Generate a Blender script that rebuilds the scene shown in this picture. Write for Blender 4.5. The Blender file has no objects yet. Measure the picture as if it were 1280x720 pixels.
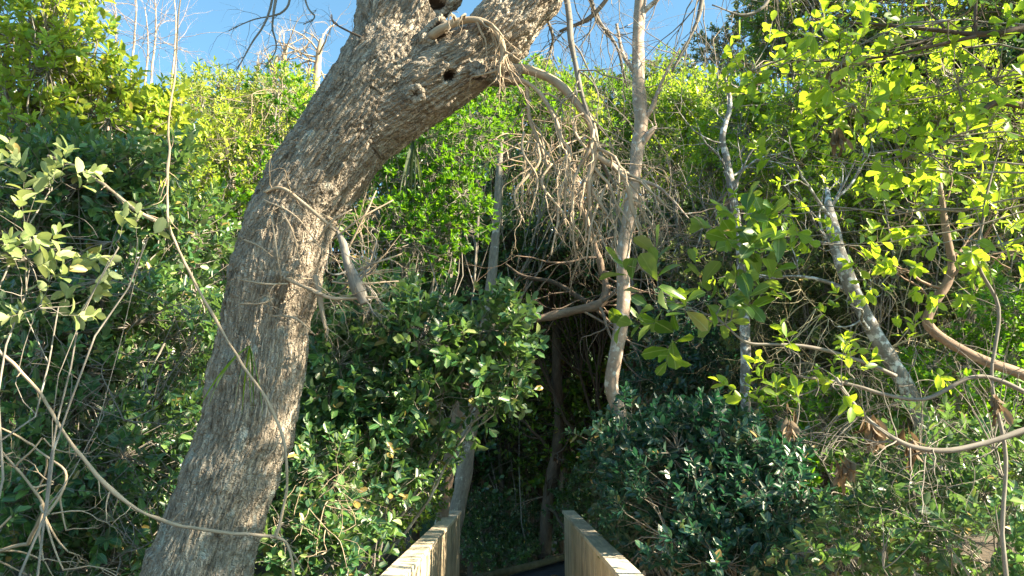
import bpy, math, random
import numpy as np
from mathutils import Vector, Matrix
from math import radians, sin, cos, pi, sqrt

S = bpy.context.scene
COL = S.collection

# ------------------------------------------------------------------ camera, sky, sun, exposure
PITCH = math.atan(206/960)
CAM = Vector((0.0, 0.0, 1.6))
cam = bpy.data.cameras.new('camera'); cam.lens = 27.0; cam.sensor_width = 36; cam.clip_end = 600; cam.clip_start = .05
camo = bpy.data.objects.new('camera', cam); COL.objects.link(camo)
camo.location = CAM; camo.rotation_euler = (pi/2 + PITCH, 0, 0)
S.camera = camo

SUN = Vector((0.83, -0.25, 0.62)).normalized()
sun_elev = math.asin(SUN.z); sun_rot = math.atan2(SUN.x, SUN.y)
w = bpy.data.worlds.new("World"); S.world = w; w.use_nodes = True
nt = w.node_tree; bg = nt.nodes['Background']
sky = nt.nodes.new('ShaderNodeTexSky'); sky.sky_type = 'NISHITA'; sky.sun_disc = False
sky.sun_elevation = sun_elev; sky.sun_rotation = sun_rot; sky.ozone_density = 0.6; sky.dust_density = 0.8; sky.air_density = 1.0
tint = nt.nodes.new('ShaderNodeMix'); tint.data_type = 'RGBA'; tint.blend_type = 'MULTIPLY'; tint.inputs[0].default_value = 1
tint.inputs[7].default_value = (.80, 1.14, 1.12, 1); nt.links.new(sky.outputs[0], tint.inputs[6])
nt.links.new(tint.outputs[2], bg.inputs[0]); bg.inputs[1].default_value = 0.055
sl = bpy.data.lights.new('sun', 'SUN'); sl.energy = 5.0; sl.angle = radians(.5); sl.color = (1.0, .84, .60)
so = bpy.data.objects.new('sun', sl); COL.objects.link(so)
so.rotation_euler = SUN.to_track_quat('Z', 'Y').to_euler()
so.location = (20, -8, 14)
S.view_settings.view_transform = 'Standard'; S.view_settings.look = 'None'
S.view_settings.gamma = 1.0; S.view_settings.exposure = 2.45
S.render.engine = 'CYCLES'
S.cycles.max_bounces = 6; S.cycles.transmission_bounces = 4; S.cycles.diffuse_bounces = 2; S.cycles.glossy_bounces = 2

rng = np.random.default_rng(7)
random.seed(7)

# ------------------------------------------------------------------ pixel (of the 1280 px photo) + distance -> place
CT, ST = cos(PITCH), sin(PITCH)
def P(px, py, Y):
    dx = (px-640)/960; dy = (360-py)/960
    rx, ry, rz = dx, CT - dy*ST, ST + dy*CT
    k = Y/ry
    return Vector((rx*k, Y, CAM.z + rz*k))

# ------------------------------------------------------------------ numpy noise
def _hash(ix, iy, iz, seed=0):
    h = (ix*374761393 + iy*668265263 + iz*2147483647 + seed*1274126177) & 0xffffffff
    h = ((h ^ (h >> 13)) * 1274126177) & 0xffffffff
    h = (h ^ (h >> 16)) & 0xffffffff
    return h.astype(np.float64)/4294967295.0
def vnoise(p, seed=0):
    p = np.asarray(p, dtype=np.float64)
    i = np.floor(p).astype(np.int64); f = p - i; f = f*f*f*(f*(f*6-15)+10)
    x, y, z = i[:,0], i[:,1], i[:,2]; fx, fy, fz = f[:,0], f[:,1], f[:,2]
    r = 0
    for dx in (0,1):
        wx = fx if dx else 1-fx
        for dy in (0,1):
            wy = fy if dy else 1-fy
            for dz in (0,1):
                wz = fz if dz else 1-fz
                r = r + wx*wy*wz*_hash(x+dx, y+dy, z+dz, seed)
    return r
def fbm(p, octv=4, seed=0):
    a, s, t = .5, 0, 0; p = np.asarray(p, float).copy()
    for k in range(octv):
        s = s + a*vnoise(p, seed+k*17); t += a; a *= .5; p = p*2.03
    return s/t
def voro(p, seed=0):
    i = np.floor(p).astype(np.int64)
    f1 = np.full(len(p), 9.0); f2 = np.full(len(p), 9.0)
    for dx in (-1,0,1):
        for dy in (-1,0,1):
            for dz in (-1,0,1):
                c = i + np.array((dx,dy,dz))
                q = np.stack([c[:,k] + _hash(c[:,0], c[:,1], c[:,2], seed+k*31) for k in range(3)], 1)
                d = np.sqrt(((q-p)**2).sum(1))
                m = d < f1
                f2 = np.where(m, f1, np.minimum(f2, d)); f1 = np.where(m, d, f1)
    return f1, f2

# ------------------------------------------------------------------ object helpers
def link(o, parent=None):
    COL.objects.link(o)
    if parent is not None: o.parent = parent
    return o
def tag(o, label, cat, group=None):
    o['label'] = label; o['category'] = cat
    if group: o['group'] = group
    return o
def thing(name, label, cat, loc=(0,0,0), group=None):
    o = bpy.data.objects.new(name, None); o.empty_display_size = .1
    COL.objects.link(o); o.location = loc
    THINGLOC[o.name] = Vector(loc)
    return tag(o, label, cat, group)
THINGLOC = {}
class MB:
    """collects vertices, quads and triangles; build() links them as one mesh object"""
    def __init__(s): s.v = []; s.q = []; s.t = []; s.n = 0; s.poly = {}; s.bk = []
    def add(s, v, q=None, t=None, bk=None):
        v = np.asarray(v, float).reshape(-1,3)
        s.v.append(v)
        s.bk.append(np.zeros((len(v),3)) if bk is None else bk.reshape(-1,3))
        if q is not None and len(q): s.q.append(np.asarray(q, np.int64).reshape(-1,4)+s.n)
        if t is not None and len(t): s.t.append(np.asarray(t, np.int64).reshape(-1,3)+s.n)
        s.n += len(v)
    def tube(s, pts, rad, sides=5, cap=False):
        pts = [tuple(p) for p in pts]
        s.poly.setdefault((len(pts), sides, cap), []).append((pts, list(rad)))
    def flush(s):
        for (K, n, cap), L in s.poly.items():
            p = np.array([a for a, b in L]); r = np.array([b for a, b in L])      # N,K,3  N,K
            N = len(L)
            t = np.gradient(p, axis=1) if K > 2 else np.repeat((p[:,1:]-p[:,:1]), 2, axis=1)
            t /= np.linalg.norm(t, axis=2, keepdims=True)+1e-9
            mt = np.abs(t.mean(1)); ax = np.argmin(mt, 1)
            ref = np.eye(3)[ax][:,None,:]
            u = np.cross(t, ref); u /= np.linalg.norm(u, axis=2, keepdims=True)+1e-9
            v = np.cross(t, u)
            th = np.arange(n)*2*pi/n
            c, sn = np.cos(th), np.sin(th)
            ring = (u[:,:,None,:]*c[None,None,:,None] + v[:,:,None,:]*sn[None,None,:,None])*r[:,:,None,None]
            V = p[:,:,None,:] + ring
            seg = np.concatenate([np.zeros((N,1)), np.cumsum(np.linalg.norm(np.diff(p, axis=1), axis=2), axis=1)], 1)
            off = rng.random((N,1,1))*40
            bk = np.stack([c[None,None,:]*r[:,:,None]+off, sn[None,None,:]*r[:,:,None]+off, np.repeat(seg[:,:,None], n, 2)+off], 3)
            a = np.arange(K-1)[:,None]*n + np.arange(n)[None,:]
            b = np.arange(K-1)[:,None]*n + (np.arange(n)[None,:]+1) % n
            q = np.stack([a, b, b+n, a+n], 2).reshape(-1,4)
            q = (q[None] + (np.arange(N)*K*n)[:,None,None]).reshape(-1,4)
            tr = None
            if cap:
                base = (np.arange(N)*K*n + (K-1)*n)[:,None,None]
                f = np.stack([np.zeros(n-2), np.arange(1,n-1), np.arange(2,n)], 1).astype(np.int64)
                tr = (f[None]+base).reshape(-1,3)
                b0_ = (np.arange(N)*K*n)[:,None,None]
                tr = np.concatenate([tr, (f[None][:,:,::-1]+b0_).reshape(-1,3)])
            s.add(V, q, tr, bk)
        s.poly = {}
    def build(s, name, mat, parent=None, smooth=True, origin=None, uv=None, bark=True):
        s.flush()
        if s.n == 0: return None
        v = np.concatenate(s.v)
        if parent is not None: v = v - np.array(THINGLOC[parent.name])
        me = make_mesh(name, v, np.concatenate(s.q) if s.q else None, np.concatenate(s.t) if s.t else None, smooth)
        if bark:
            at = me.attributes.new('bk', 'FLOAT_VECTOR', 'POINT'); at.data.foreach_set('vector', np.concatenate(s.bk).ravel())
        me.materials.append(mat)
        return link(bpy.data.objects.new(name, me), parent)
def make_mesh(name, v, q=None, t=None, smooth=True):
    me = bpy.data.meshes.new(name)
    nq = 0 if q is None else len(q); ntr = 0 if t is None else len(t)
    me.vertices.add(len(v)); me.vertices.foreach_set('co', np.ascontiguousarray(v, dtype=np.float32).ravel())
    me.loops.add(nq*4+ntr*3); me.polygons.add(nq+ntr)
    li = np.concatenate([a.ravel() for a in (q, t) if a is not None and len(a)]).astype(np.int32)
    me.loops.foreach_set('vertex_index', li)
    ls = np.concatenate([np.arange(nq)*4, nq*4+np.arange(ntr)*3]).astype(np.int32)
    me.polygons.foreach_set('loop_start', ls)
    if smooth: me.polygons.foreach_set('use_smooth', np.ones(nq+ntr, dtype=bool))
    me.update(calc_edges=True)
    return me

# ------------------------------------------------------------------ materials
def nodes(name):
    m = bpy.data.materials.new(name); m.use_nodes = True
    t = m.node_tree; t.nodes.clear()
    out = t.nodes.new('ShaderNodeOutputMaterial')
    return m, t, out
def ramp(t, stops, inp=None, interp='LINEAR'):
    r = t.nodes.new('ShaderNodeValToRGB'); r.color_ramp.interpolation = interp
    e = r.color_ramp.elements
    while len(e) > 1: e.remove(e[-1])
    e[0].position = stops[0][0]; e[0].color = (*stops[0][1], 1)
    for pos, c in stops[1:]:
        x = e.new(pos); x.color = (*c, 1)
    if inp is not None: t.links.new(inp, r.inputs[0])
    return r
def math_(t, op, a, b=None, clamp=False):
    n = t.nodes.new('ShaderNodeMath'); n.operation = op; n.use_clamp = clamp
    for i, x in enumerate((a, b)):
        if x is None: continue
        if isinstance(x, (int, float)): n.inputs[i].default_value = x
        else: t.links.new(x, n.inputs[i])
    return n.outputs[0]
def mix(t, fac, a, b, mode='MIX'):
    n = t.nodes.new('ShaderNodeMix'); n.data_type = 'RGBA'; n.blend_type = mode
    for i, x in ((0, fac), (6, a), (7, b)):
        if isinstance(x, (int, float)): n.inputs[i].default_value = x
        elif isinstance(x, tuple): n.inputs[i].default_value = (*x, 1)
        else: t.links.new(x, n.inputs[i])
    return n.outputs[2]
def noise(t, scale, detail=4, rough=.55, vec=None, w=None):
    n = t.nodes.new('ShaderNodeTexNoise'); n.inputs['Scale'].default_value = scale
    n.inputs['Detail'].default_value = detail; n.inputs['Roughness'].default_value = rough
    if vec is not None: t.links.new(vec, n.inputs['Vector'])
    return n
def leaf_mat(name, stops, trans=(.35,.5,.03), tf=.4, rough=.38, back=(.16,.22,.10), spec=.5, veins=True):
    m, t, out = nodes(name)
    g = t.nodes.new('ShaderNodeNewGeometry'); oi = t.nodes.new('ShaderNodeObjectInfo')
    rnd = math_(t, 'FRACT', math_(t, 'ADD', g.outputs['Random Per Island'], oi.outputs['Random']))
    n = noise(t, 1.1, 2, .5, g.outputs['Position'])
    v = math_(t, 'ADD', math_(t, 'MULTIPLY', rnd, .75), math_(t, 'MULTIPLY', math_(t, 'SUBTRACT', n.outputs[0], .35), .8))
    r = ramp(t, stops, v)
    n2 = noise(t, 60, 3, .6, g.outputs['Position'])
    old = math_(t, 'GREATER_THAN', math_(t, 'FRACT', math_(t, 'MULTIPLY', rnd, 7.13)), .965)
    col = mix(t, .45, mix(t, math_(t, 'MULTIPLY', old, .8), r.outputs[0], (.30,.20,.06)), mix(t, n2.outputs[0], (.25,.25,.25), (.95,.95,.8)), 'OVERLAY')
    if veins:
        uv = t.nodes.new('ShaderNodeAttribute'); uv.attribute_name = 'lu'
        sx = t.nodes.new('ShaderNodeSeparateXYZ'); t.links.new(uv.outputs['Vector'], sx.inputs[0])
        mid = math_(t, 'LESS_THAN', math_(t, 'ABSOLUTE', math_(t, 'SUBTRACT', sx.outputs[0], .5)), .035)
        col = mix(t, math_(t, 'MULTIPLY', mid, .45), col, (.42,.5,.2))
    col = mix(t, math_(t, 'MULTIPLY', g.outputs['Backfacing'], .6), col, back)
    p = t.nodes.new('ShaderNodeBsdfPrincipled'); t.links.new(col, p.inputs['Base Color'])
    p.inputs['Specular IOR Level'].default_value = spec
    rr = math_(t, 'ADD', rough-.08, math_(t, 'MULTIPLY', n2.outputs[0], .22)); t.links.new(rr, p.inputs['Roughness'])
    tr = t.nodes.new('ShaderNodeBsdfTranslucent')
    tc = mix(t, .75, col, trans); t.links.new(tc, tr.inputs[0])
    mx = t.nodes.new('ShaderNodeMixShader'); mx.inputs[0].default_value = tf
    t.links.new(p.outputs[0], mx.inputs[1]); t.links.new(tr.outputs[0], mx.inputs[2]); t.links.new(mx.outputs[0], out.inputs[0])
    return m
def bark_mat(name, stops, lichen=None, lf=.5, scale=40, stretch=.25, bump=.6, dist=.01, rough=.9, lscale=9, fissure=0):
    m, t, out = nodes(name)
    a = t.nodes.new('ShaderNodeAttribute'); a.attribute_name = 'bk'
    mp = t.nodes.new('ShaderNodeMapping'); mp.inputs['Scale'].default_value = (1, 1, stretch)
    t.links.new(a.outputs['Vector'], mp.inputs[0])
    n1 = noise(t, scale, 6, .65, mp.outputs[0]); n0 = noise(t, scale*.22, 4, .6, mp.outputs[0])
    v = math_(t, 'ADD', math_(t, 'MULTIPLY', n1.outputs[0], .6), math_(t, 'MULTIPLY', n0.outputs[0], .4))
    r = ramp(t, stops, v); col = r.outputs[0]
    if lichen:
        nl = noise(t, lscale, 5, .6, a.outputs['Vector'])
        lr = ramp(t, [(lf, (0,0,0)), (lf+.08, (1,1,1))], nl.outputs[0])
        col = mix(t, lr.outputs[0], col, lichen)
    p = t.nodes.new('ShaderNodeBsdfPrincipled'); t.links.new(col, p.inputs['Base Color']); p.inputs['Roughness'].default_value = rough
    p.inputs['Specular IOR Level'].default_value = .25
    vo = t.nodes.new('ShaderNodeTexVoronoi'); vo.inputs['Scale'].default_value = scale*1.6; t.links.new(mp.outputs[0], vo.inputs['Vector'])
    h = math_(t, 'ADD', n1.outputs[0], math_(t, 'MULTIPLY', vo.outputs['Distance'], .6))
    if fissure:
        nw = noise(t, 22, 3, .6, a.outputs['Vector']); cw = t.nodes.new('ShaderNodeVectorMath'); cw.operation = 'MULTIPLY_ADD'
        t.links.new(nw.outputs['Color'], cw.inputs[0]); cw.inputs[1].default_value = (.035,.035,.02); t.links.new(mp.outputs[0], cw.inputs[2])
        ve = t.nodes.new('ShaderNodeTexVoronoi'); ve.feature = 'DISTANCE_TO_EDGE'; ve.inputs['Scale'].default_value = fissure; t.links.new(cw.outputs[0], ve.inputs['Vector'])
        e_ = math_(t, 'MULTIPLY', math_(t, 'MINIMUM', ve.outputs['Distance'], .28), 3.2)
        h = math_(t, 'ADD', math_(t, 'MULTIPLY', h, .8), math_(t, 'MULTIPLY', e_, 1.3))
    b = t.nodes.new('ShaderNodeBump'); b.inputs['Strength'].default_value = bump; b.inputs['Distance'].default_value = dist
    t.links.new(h, b.inputs['Height']); t.links.new(b.outputs[0], p.inputs['Normal'])
    t.links.new(p.outputs[0], out.inputs[0])
    return m
def simple_mat(name, stops, scale=8, rough=.9, bump=.3, stretch=(1,1,1), coord='Object', dist=.01):
    m, t, out = nodes(name)
    tc = t.nodes.new('ShaderNodeTexCoord'); mp = t.nodes.new('ShaderNodeMapping'); mp.inputs['Scale'].default_value = stretch
    oi = t.nodes.new('ShaderNodeObjectInfo')
    cb = t.nodes.new('ShaderNodeCombineXYZ')
    for i in range(3): t.links.new(math_(t, 'MULTIPLY', oi.outputs['Random'], 37.0+i*11), cb.inputs[i])
    t.links.new(cb.outputs[0], mp.inputs['Location'])
    t.links.new(tc.outputs[coord], mp.inputs[0])
    n = noise(t, scale, 7, .62, mp.outputs[0]); n2 = noise(t, scale*.25, 3, .5, tc.outputs[coord])
    v = math_(t, 'ADD', math_(t, 'MULTIPLY', n.outputs[0], .6), math_(t, 'MULTIPLY', n2.outputs[0], .4))
    v = math_(t, 'ADD', v, math_(t, 'MULTIPLY', math_(t, 'SUBTRACT', oi.outputs['Random'], .5), .16))
    r = ramp(t, stops, v)
    p = t.nodes.new('ShaderNodeBsdfPrincipled'); t.links.new(r.outputs[0], p.inputs['Base Color']); p.inputs['Roughness'].default_value = rough
    b = t.nodes.new('ShaderNodeBump'); b.inputs['Strength'].default_value = bump; b.inputs['Distance'].default_value = dist
    t.links.new(n.outputs[0], b.inputs['Height']); t.links.new(b.outputs[0], p.inputs['Normal'])
    t.links.new(p.outputs[0], out.inputs[0])
    return m

M = {}
M['lf_green'] = leaf_mat('leaf_green', [(0,(.008,.032,.008)),(.3,(.02,.070,.012)),(.6,(.05,.13,.014)),(.85,(.14,.25,.02)),(1,(.26,.30,.05))], (.34,.52,.02), .36, .30)
M['lf_sun_yellow'] = leaf_mat('leaf_sun_yellow', [(0,(.03,.10,.012)),(.3,(.10,.22,.018)),(.6,(.24,.36,.03)),(.88,(.42,.46,.05)),(1,(.46,.40,.12))], (.56,.68,.05), .45, veins=False)  # yellow of sunlit foliage put into the leaf colour
M['lf_vivid'] = leaf_mat('leaf_vivid', [(0,(.008,.045,.008)),(.3,(.022,.10,.010)),(.65,(.07,.22,.012)),(1,(.24,.38,.02))], (.28,.58,.01), .42, .42, (.06,.16,.03), veins=False)
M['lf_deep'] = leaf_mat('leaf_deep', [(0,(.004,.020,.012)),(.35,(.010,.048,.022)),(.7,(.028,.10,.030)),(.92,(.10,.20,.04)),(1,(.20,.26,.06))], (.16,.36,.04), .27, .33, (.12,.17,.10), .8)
M['lf_gloss'] = leaf_mat('leaf_gloss', [(0,(.004,.022,.014)),(.3,(.012,.058,.034)),(.58,(.036,.125,.045)),(.82,(.12,.23,.06)),(1,(.40,.42,.20))], (.22,.42,.06), .32, .36, (.16,.22,.13), .7)  # pale tones stand for sunlit leaves, blue-green ones for shaded
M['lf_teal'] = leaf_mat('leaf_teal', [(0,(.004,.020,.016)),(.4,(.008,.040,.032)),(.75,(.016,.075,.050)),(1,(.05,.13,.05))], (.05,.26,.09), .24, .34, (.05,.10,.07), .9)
M['lf_pale'] = leaf_mat('leaf_pale', [(0,(.08,.13,.05)),(.4,(.17,.24,.09)),(.75,(.30,.36,.15)),(1,(.42,.42,.20))], (.40,.50,.12), .35, .42, (.34,.40,.22))
M['lf_lime'] = leaf_mat('leaf_lime', [(0,(.025,.085,.012)),(.3,(.07,.18,.018)),(.6,(.18,.31,.025)),(.85,(.34,.43,.035)),(1,(.46,.42,.07))], (.52,.72,.03), .5, .36, (.16,.28,.05))
M['lf_olive'] = leaf_mat('leaf_olive', [(0,(.010,.028,.010)),(.4,(.035,.065,.02)),(.75,(.11,.16,.05)),(1,(.22,.24,.10))], (.22,.30,.06), .35, .5, (.12,.15,.08), veins=False)
M['lf_dead'] = leaf_mat('leaf_dead', [(0,(.06,.04,.025)),(.5,(.17,.12,.08)),(1,(.30,.23,.17))], (.25,.16,.08), .2, .7, (.2,.16,.12), .2, veins=False)
M['bark'] = bark_mat('bark_rough', [(.30,(.075,.060,.045)),(.42,(.20,.168,.132)),(.55,(.37,.32,.26)),(.70,(.62,.56,.46))], (.36,.37,.33), .60, 70, .13, 1.0, .010, fissure=62)
M['bark_grey'] = bark_mat('bark_grey', [(.25,(.09,.08,.07)),(.5,(.23,.21,.185)),(.8,(.42,.39,.34))], (.5,.5,.46), .6, 60, .3, .6, .004)
M['bark_pale'] = bark_mat('bark_pale', [(.25,(.17,.12,.095)),(.5,(.32,.245,.195)),(.8,(.50,.42,.35))], (.56,.53,.48), .56, 30, .8, .35, .003, lscale=14)
M['bark_white'] = bark_mat('bark_lichen', [(.25,(.06,.055,.05)),(.5,(.18,.17,.155)),(.8,(.34,.33,.31))], (.52,.54,.54), .52, 40, .7, .5, .003, lscale=16)
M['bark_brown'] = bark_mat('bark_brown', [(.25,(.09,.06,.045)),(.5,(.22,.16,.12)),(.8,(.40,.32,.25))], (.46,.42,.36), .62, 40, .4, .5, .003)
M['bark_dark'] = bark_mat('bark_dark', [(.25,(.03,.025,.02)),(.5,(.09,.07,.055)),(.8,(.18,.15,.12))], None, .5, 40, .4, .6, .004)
M['dead'] = bark_mat('dead_wood', [(.25,(.16,.125,.085)),(.5,(.36,.285,.205)),(.8,(.58,.49,.37))], None, .5, 50, .2, .4, .002)
M['dead_grey'] = bark_mat('dead_wood_grey', [(.25,(.08,.07,.06)),(.5,(.18,.165,.145)),(.8,(.33,.31,.28))], None, .5, 50, .2, .4, .002)
M['straw'] = bark_mat('straw', [(.25,(.26,.22,.13)),(.5,(.42,.36,.22)),(.8,(.58,.52,.34))], None, .5, 50, .2, .3, .002)
M['cavity'] = simple_mat('hole_shade', [(.3,(.02,.014,.01)),(.7,(.07,.05,.035))], 40)  # shade inside the knot holes painted as a dark colour

# ------------------------------------------------------------------ curves and growth
def spline(pts, n):
    """catmull-rom through control points (tuples of any length)"""
    p = np.array([tuple(a) for a in pts], float)
    if len(p) == 2:
        t = np.linspace(0,1,n)[:,None]; return p[0]*(1-t)+p[1]*t
    e = np.vstack([2*p[0]-p[1], p, 2*p[-1]-p[-2]])
    T = np.linspace(0, len(p)-1, n); i = np.minimum(T.astype(int), len(p)-2); f = (T-i)[:,None]
    a, b, c, d = e[i], e[i+1], e[i+2], e[i+3]
    return .5*((2*b)+(-a+c)*f+(2*a-5*b+4*c-d)*f*f+(-a+3*b-3*c+d)*f**3)
def jitter(c, amp, freq, seed):
    c = np.array(c, float)
    n = np.stack([fbm(c*freq+k*19.7, 3, seed+k) for k in range(3)], 1)-.5
    wgt = np.minimum(np.linspace(0,1,len(c))*8, 1)[:,None]
    return c + n*2*amp*wgt
def curve_tube(mb, pxpts, n=30, sides=8, amp=.01, freq=3, seed=1, cap=False, lumps=.12):
    """pxpts: (px, py, distance, radius)"""
    c = [(*P(x, y, Y), r) for x, y, Y, r in pxpts]
    c = spline(c, n); p = jitter(c[:,:3], amp, freq, seed)
    r = np.maximum(c[:,3], .0008)*(1+lumps*(fbm(p*9, 3, seed+5)-.5)*2)
    mb.tube(p, r, sides, cap)
    return p, r
RV = random.Random(11)
def rvec(): 
    while 1:
        v = Vector((RV.uniform(-1,1), RV.uniform(-1,1), RV.uniform(-1,1)))
        if .05 < v.length < 1: return v.normalized()
def grow(mb, p, d, L, r, lev, wig=.25, grav=0., kids=4, spread=.9, shrink=.6, K=7, sides=4, tend=None, tips=None):
    p = Vector(p); d = Vector(d).normalized(); pts = [p.copy()]; st = L/(K-1)
    for i in range(K-1):
        d = (d + rvec()*wig + Vector((0,0,grav))).normalized()
        if tend is not None: d = (d + tend*.12).normalized()
        p = p + d*st; pts.append(p.copy())
    rr = [r*(1-.6*i/(K-1)) for i in range(K)]
    if lev == 0: rr[-1] = r*.15
    mb.tube(pts, rr, sides)
    if tips is not None and lev == 0: tips.append((pts[-1].copy(), d.copy()))
    if lev > 0:
        for k in range(kids):
            i = min(K-1, max(1, int(RV.uniform(.25, 1.0)*(K-1)+.5))) if k else K-1
            dd = (pts[i]-pts[i-1]).normalized()
            nd = (dd + rvec()*spread).normalized()
            grow(mb, pts[i], nd, L*shrink*RV.uniform(.6,1.2), rr[i]*.72, lev-1, wig, grav, kids, spread, shrink, K, max(3, sides-1), tend, tips)
    return pts

# ------------------------------------------------------------------ leaves
def leaf_template(kind, lod):
    # outline (x half width fraction, y along) for a leaf of length 1
    sh = {'oval': [(.0,0),(.20,.28),(.26,.55),(.17,.82),(0,1)],
          'obov': [(.0,0),(.15,.30),(.27,.62),(.22,.88),(0,1)],
          'lance': [(.0,0),(.12,.25),(.17,.55),(.12,.80),(0,1)],
          'round': [(.0,0),(.23,.25),(.29,.52),(.21,.82),(0,1)]}[kind]
    bend = lambda y: -.16*y*y
    if lod == 0:     # 5 stations, midrib: 8+4 triangles
        v = []; uv = []
        for x, y in sh:
            if x == 0: v.append((0, y, bend(y))); uv.append((.5, y))
            else:
                v += [(-x, y, bend(y)+.32*x), (0, y, bend(y)), (x, y, bend(y)+.32*x)]; uv += [(0,y),(.5,y),(1,y)]
        # indices: 0 | 1 2 3 | 4 5 6 | 7 8 9 | 10
        q = [(1,4,5,2),(2,5,6,3),(4,7,8,5),(5,8,9,6)]; q = [(a,d,c,b) for a,b,c,d in q]
        t = [(0,2,1),(0,3,2),(7,8,10),(8,9,10)]
        return np.array(v), np.array(q), np.array(t), np.array(uv)
    if lod == 1:     # two folded quads
        a, b = sh[1], sh[3]
        xa, xb = sh[2][0]*.92, sh[3][0]*1.05
        v = [(0,0,0),(-xa,.36,.3*xa-.02),(-xb,.78,.3*xb-.10),(0,1,-.16),(xb,.78,.3*xb-.10),(xa,.36,.3*xa-.02)]
        return np.array(v), np.array([(0,3,2,1),(0,5,4,3)]), None, np.array([(.5,0),(0,.3),(0,.7),(.5,1),(1,.7),(1,.3)])
    x = sh[2][0]*1.15   # lod 2: folded diamond
    v = [(0,0,0),(-x,.52,.06),(0,1,-.1),(x,.52,.06)]
    return np.array(v), None, np.array([(0,2,1),(0,3,2)]), None
_leafmesh = {}
def leaf_mesh(kind, mat, var=0):
    k = (kind, mat.name, var)
    if k not in _leafmesh:
        v, q, t, uv = leaf_template(kind, 0)
        v = v.copy(); bz_, tws, crv, wd = [(1,.0,.0,1.),(2.1,.35,.06,.88),(.2,-.3,-.05,1.08),(1.5,-.5,.10,.8),(-.6,.25,-.08,.95)][var]
        v[:,2] *= 1; v[:,2] += -.16*(bz_-1)*v[:,1]**2 + tws*v[:,0]*v[:,1]; v[:,0] = v[:,0]*wd + crv*v[:,1]**2
        me = make_mesh('leaf', v, q, t); me.materials.append(mat)
        at = me.attributes.new('lu', 'FLOAT_VECTOR', 'POINT'); at.data.foreach_set('vector', np.c_[uv, np.zeros(len(uv))].astype(np.float32).ravel())
        _leafmesh[k] = me
    return _leafmesh[k]
def norm(a): return a/(np.linalg.norm(a, axis=-1, keepdims=True)+1e-9)
def cluster_leaves(C, D, k, L, tw, open_=1.0, rs=None, whorl=False, droop=0.):
    """C,D (N,3): leaf shoots of length tw; k leaves each -> base, dir, normal, length arrays"""
    rs = rs or rng
    N = len(C); D = norm(D)
    ref = norm(rs.normal(size=(N,3))); U = norm(np.cross(D, ref)); V = np.cross(D, U)
    j = np.arange(k)[None,:]
    f = (.70+.3*rs.random((N,k))) if whorl else ((j+rs.random((N,k)))/k*.85+.15)
    ang = j*2.39996 + rs.random((N,1))*6.28 + rs.normal(size=(N,k))*.25
    rad = U[:,None]*np.cos(ang)[...,None] + V[:,None]*np.sin(ang)[...,None]
    tilt = (1.25 - .75*f)*open_ + rs.normal(size=(N,k))*.22
    a = norm(rad*np.sin(tilt)[...,None] + D[:,None]*np.cos(tilt)[...,None] + np.array((0,0,-1.))*droop*rs.random((N,k,1)))
    n = D[:,None]*1.0 - rad*.35 + np.array((0,0,.55)) + rs.normal(size=(N,k,3))*.28
    n = norm(n - (n*a).sum(-1, keepdims=True)*a)
    base = C[:,None] + D[:,None]*(f*tw)[...,None]
    ln = L*(.65+.55*rs.random((N,k)))*(1.05-.25*(f if not whorl else rs.random((N,k))))
    return base.reshape(-1,3), a.reshape(-1,3), n.reshape(-1,3), ln.reshape(-1)
def leaves_to_mesh(name, B, A, Nn, Ln, kind, lod, mat, parent, stuff=True):
    v, q, t, uv = leaf_template(kind, lod)
    Sd = np.cross(A, Nn)
    m = len(v); n = len(B)
    wv = (.85+.35*rng.random(n))
    bd = (-.4+2.8*rng.random(n))
    X = (v[None,:,0]*wv[:,None])[...,None]*Sd[:,None]; Y = v[None,:,1][...,None]*A[:,None]; Z = (v[None,:,2]*bd[:,None])[...,None]*Nn[:,None]
    V = B[:,None] + (X+Y+Z)*Ln[:,None,None]
    V = V.reshape(-1,3) - np.array(THINGLOC[parent.name])
    off = (np.arange(n)*m)[:,None,None]
    Q = (q[None]+off).reshape(-1,4) if q is not None else None
    T = (t[None]+off).reshape(-1,3) if t is not None else None
    me = make_mesh(name, V, Q, T); me.materials.append(mat)
    if uv is not None:
        at = me.attributes.new('lu', 'FLOAT_VECTOR', 'POINT')
        at.data.foreach_set('vector', np.tile(np.c_[uv, np.zeros(len(uv))], (n,1)).astype(np.float32).ravel())
    o = link(bpy.data.objects.new(name, me), parent)
    if stuff: o['kind'] = 'stuff'
    return o
NTRI = 0
def project(B):
    r = B - np.array(CAM)
    zc = r[:,1]*CT + r[:,2]*ST; yc = -r[:,1]*ST + r[:,2]*CT
    zc = np.where(zc < .05, -1, zc)
    return 640+960*r[:,0]/zc, 360-960*yc/zc, zc
def emit_leaves(root, B, A, Nn, Ln, kind, lod, mat, singles=0, name='foliage'):
    if singles:
        px, py, zc = project(B)
        score = np.where((zc > 0)&(px > -10)&(px < 1290)&(py > -10)&(py < 730), Ln/np.maximum(zc,.1), -1)
        idx = np.argsort(-score)[:singles]; idx = idx[score[idx] > 0]
        keep = np.ones(len(B), bool); keep[idx] = False
        Sd = np.cross(A, Nn); o0 = np.array(THINGLOC[root.name])
        for i in idx:
            o = bpy.data.objects.new('leaf', leaf_mesh(kind, mat, int(rng.integers(0,5)))); COL.objects.link(o); o.parent = root
            s = Ln[i]; b = B[i]-o0; x, y, z = Sd[i]*s, A[i]*s, Nn[i]*s
            o.matrix_local = Matrix(((x[0],y[0],z[0],b[0]),(x[1],y[1],z[1],b[1]),(x[2],y[2],z[2],b[2]),(0,0,0,1)))
        B, A, Nn, Ln = B[keep], A[keep], Nn[keep], Ln[keep]
    if len(B): leaves_to_mesh(name, B, A, Nn, Ln, kind, lod, mat, root)

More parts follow.
